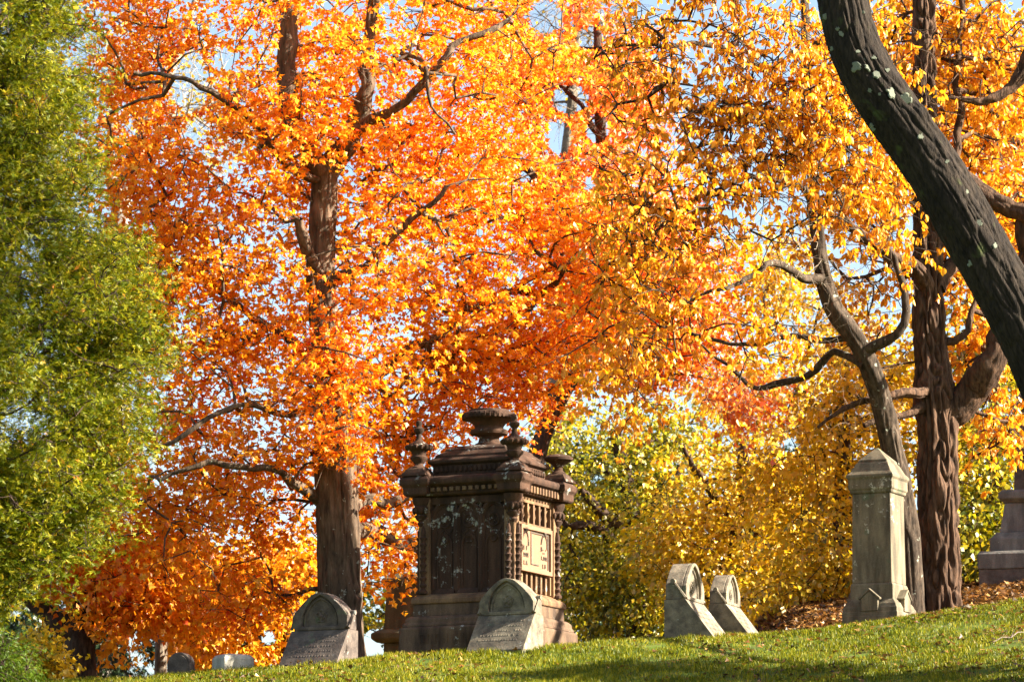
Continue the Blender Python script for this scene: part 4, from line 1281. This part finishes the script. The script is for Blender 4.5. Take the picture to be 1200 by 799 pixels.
# pale, nearly bare tree far behind at the upper left
bg('bare_tree', 'nearly bare pale-limbed tree against the sky at the upper left', 'tree', G,
   [(120,900,40,118),(128,500,32,118),(140,260,24,118),(170,150,16,118),(210,60,10,118),(240,-40,5,118)], [(190,90,90,100,118,4,.7),(260,150,60,60,118,3,.3)], 200, L_YELLOW, T_OVAL, bark=BARK_PALE,
   limbs=[[(140,260,16,118),(130,160,11,117),(135,60,7,117)],[(155,190,14,118),(210,140,9,117),(260,120,5,117)]], per=6, twigs=4, twig_len=.6)
bg('bare_tree', 'leafless grey tree against the sky above the coral red maple', 'tree', G,
   [(650,1000,40,125),(655,500,30,125),(660,250,20,125),(672,100,12,125),(680,-40,6,125)], [(670,40,90,110,125,4,.7)], 220, L_YELLOW, T_OVAL, bark=BARK_GREY, per=1.2, twigs=5, twig_len=.6)

# ------------------------------------------------------------------ grass, fallen leaves, small debris
rg = np.random.default_rng(5)
def lawn_points(n, x0, x1, y0, y1):
    x = rg.uniform(x0, x1, n); y = rg.uniform(y0, y1, n)
    return x, y
n = 345000
x, y = lawn_points(n, -9.2, 9.4, 57.0, 73.1)
P2 = np.stack([x * 1.3, y * 1.3, 0 * x], -1)
dens = vnoise(P2, 31) * .6 + vnoise(P2 * 3.3, 32) * .4
keep = dens + rg.uniform(-.2, .2, n) > .37
x, y, dens = x[keep], y[keep], dens[keep]
z = terrain(x, y)
n = len(x)
hgt = rg.uniform(.03, .085, n) * (.35 + 1.2 * vnoise(P2[keep] * 2.1 + 7, 35))
an = rg.uniform(0, 2 * np.pi, n)
lean = rg.uniform(.1, .9, n)
la = rg.uniform(0, 2 * np.pi, n)
for (gx, gy, gr) in [(MC[0], MC[1], 1.75)] + [(o.location.x, o.location.y, .95) for o in COL.objects if o.name.startswith(('headstone', 'pillar', 'forked'))]:
    dd = np.hypot(x - gx, y - gy)
    hgt *= 1 + .7 * np.clip(1 - dd / gr, 0, .5)
wd = rg.uniform(.004, .008, n)
b0 = np.stack([x - np.cos(an) * wd, y - np.sin(an) * wd, z - .01], -1)
b1 = np.stack([x + np.cos(an) * wd, y + np.sin(an) * wd, z - .01], -1)
m0 = np.stack([x + np.cos(la) * lean * hgt * .35 - np.cos(an) * wd * .7, y + np.sin(la) * lean * hgt * .35 - np.sin(an) * wd * .7, z + hgt * .6], -1)
m1 = m0 + np.stack([np.cos(an) * wd * 1.4, np.sin(an) * wd * 1.4, 0 * wd], -1)
tp = np.stack([x + np.cos(la) * lean * hgt, y + np.sin(la) * lean * hgt, z + hgt], -1)
V = np.stack([b0, b1, m1, m0, tp], 1).reshape(-1, 3)
k = (np.arange(n) * 5)[:, None]
Fc = np.concatenate([k + np.array([[0,1,2]]), k + np.array([[0,2,3]]), k + np.array([[3,2,4]])], 1).reshape(-1, 3)
L_GRASS = leafmat('grass_blade', [(0.0, (0.04, 0.065, 0.003)), (.38, (0.13, 0.16, 0.005)), (.68, (0.29, 0.265, 0.008)), (1.0, (0.34, 0.28, 0.05))], .35, .35, .35, .015)
tag(link_mesh('grass', np_mesh('grass', V, Fc, np.repeat(np.clip(rg.random(n) * .8 + (.5 - dens) * .4, 0, 1), 3)), L_GRASS), 'short sunlit green grass on the slope', 'grass', kind='stuff')

def litter(n, x0, x1, y0, y1, size, dens_seed, thr):
    x, y = lawn_points(n, x0, x1, y0, y1)
    d = vnoise(np.stack([x * .7, y * .7, 0 * x], -1), dens_seed)
    k = d + rg.uniform(-.3, .3, n) > thr
    x, y = x[k], y[k]; m = len(x)
    z = terrain(x, y) + rg.uniform(.02, .06, m)
    a = rg.uniform(0, 2 * np.pi, m)
    tip = np.stack([np.cos(a), np.sin(a), rg.normal(0, .3, m)], -1)
    nr = np.stack([rg.normal(0, .5, m), rg.normal(0, .5, m), np.ones(m)], -1)
    return np.stack([x, y, z], -1), tip, nr, rg.uniform(size[0], size[1], m)
A = litter(2600, -9, 9.4, 58, 71.6, (.05,.12), 41, .42)
B = litter(1500, 3, 9.4, 63, 71.8, (.06,.12), 42, .45)
C = litter(26000, 2.0, 11, 71.9, 93, (.08,.15), 43, .12)
D = litter(900, -7, 0.5, 66, 71.5, (.06,.12), 44, .5)
pos, tip, nr, sz = [np.concatenate(q) for q in zip(A, B, C, D)]
L_LITTER = leafmat('fallen_leaf', [(0.0, (0.035, 0.02, 0.010)), (.45, (0.09, 0.045, 0.014)), (.8, (0.24, 0.10, 0.02)), (1.0, (0.5, 0.30, 0.10))], .25, 2.0, .1)
tag(link_mesh('fallen_leaves', leaf_mesh('fallen_leaves', pos, tip, nr, sz, T_MAPLE, rg), L_LITTER), 'orange and brown leaves fallen on the grass', 'leaves', kind='stuff')

p = at(1180, 700, 66.5)
st = MB()
zz = lambda a, b: ground_z(a, b)
pp = [(p[0] - .28, 66.0), (p[0] - .12, 66.2), (p[0] + .02, 66.25), (p[0] + .16, 66.5), (p[0] + .3, 66.6)]
pp3 = [(a, b, zz(a, b) + .05 + .03 * (i % 2)) for i, (a, b) in enumerate(pp)]
st.tube(pp3, [.007, .011, .012, .010, .005], 6)
st.tube([pp3[2], (pp3[2][0] + .06, pp3[2][1], pp3[2][2] + .12)], [.012, .004], 5)
tag(st.build('fallen_stick', BARK_GREY, smooth=True), 'pale fallen stick on the grass at the right edge', 'stick')
p = at(1133, 706, 71.0)
bm = bmesh.new(); bmesh.ops.create_icosphere(bm, subdivisions=3, radius=.09)
for v in bm.verts:
    v.co *= 1 + .3 * (vnoise(np.array([list(v.co * 14 + Vector((5, 5, 5)))]), 2)[0] - .5); v.co.z *= .8
me = bpy.data.meshes.new('fieldstone'); bm.to_mesh(me); bm.free()
fs = link_mesh('fieldstone', me, HEAD_LT, smooth=True); fs.location = (p[0], p[1], ground_z(p[0], p[1]) + .03)
tag(fs, 'small pale stone at the foot of the furrowed trunk', 'stone')

# ------------------------------------------------------------------ light, sky, camera
AZ, EL = R(-8), R(30)
sd = Vector((math.cos(AZ) * math.cos(EL), math.sin(AZ) * math.cos(EL), math.sin(EL)))
sl = bpy.data.lights.new('sun', 'SUN'); sl.energy = 5.0; sl.angle = R(.53); sl.color = (1.0, .90, .74)
so = bpy.data.objects.new('sun', sl); COL.objects.link(so)
so.rotation_euler = (-sd).to_track_quat('-Z', 'Y').to_euler(); so.location = (60, 90, 60)
w = bpy.data.worlds.new('World'); SC.world = w; w.use_nodes = True
nt = w.node_tree; nt.nodes.clear()
wo = nt.nodes.new('ShaderNodeOutputWorld'); bgk = nt.nodes.new('ShaderNodeBackground'); sky = nt.nodes.new('ShaderNodeTexSky')
sky.sky_type = 'NISHITA'; sky.sun_disc = False; sky.sun_elevation = EL; sky.sun_rotation = math.atan2(sd.x, sd.y)
sky.air_density = .9; sky.dust_density = 1.6; sky.ozone_density = .35
bgk.inputs[1].default_value = .056
nt.links.new(sky.outputs[0], bgk.inputs[0]); nt.links.new(bgk.outputs[0], wo.inputs[0])

cam = bpy.data.cameras.new('camera'); co = bpy.data.objects.new('camera', cam); COL.objects.link(co)
cam.sensor_fit = 'HORIZONTAL'; cam.sensor_width = 36; cam.lens = F / 1200 * 36
cam.clip_start = .5; cam.clip_end = 4000
co.location = (0, 0, EYE); co.rotation_euler = (R(90) + PITCH, 0, 0)
cam.dof.use_dof = True; cam.dof.focus_distance = 72.5; cam.dof.aperture_fstop = 3.2
SC.camera = co

vs = SC.view_settings
vs.view_transform = 'Standard'; vs.look = 'None'; vs.exposure = 2.4; vs.gamma = 1; vs.use_curve_mapping = False
SC.render.engine = 'CYCLES'
cy = SC.cycles
cy.max_bounces = 9; cy.diffuse_bounces = 6; cy.glossy_bounces = 1; cy.transmission_bounces = 4; cy.transparent_max_bounces = 4
cy.caustics_reflective = False; cy.caustics_refractive = False
cy.use_denoising = True
cy.use_adaptive_sampling = True; cy.adaptive_threshold = .02
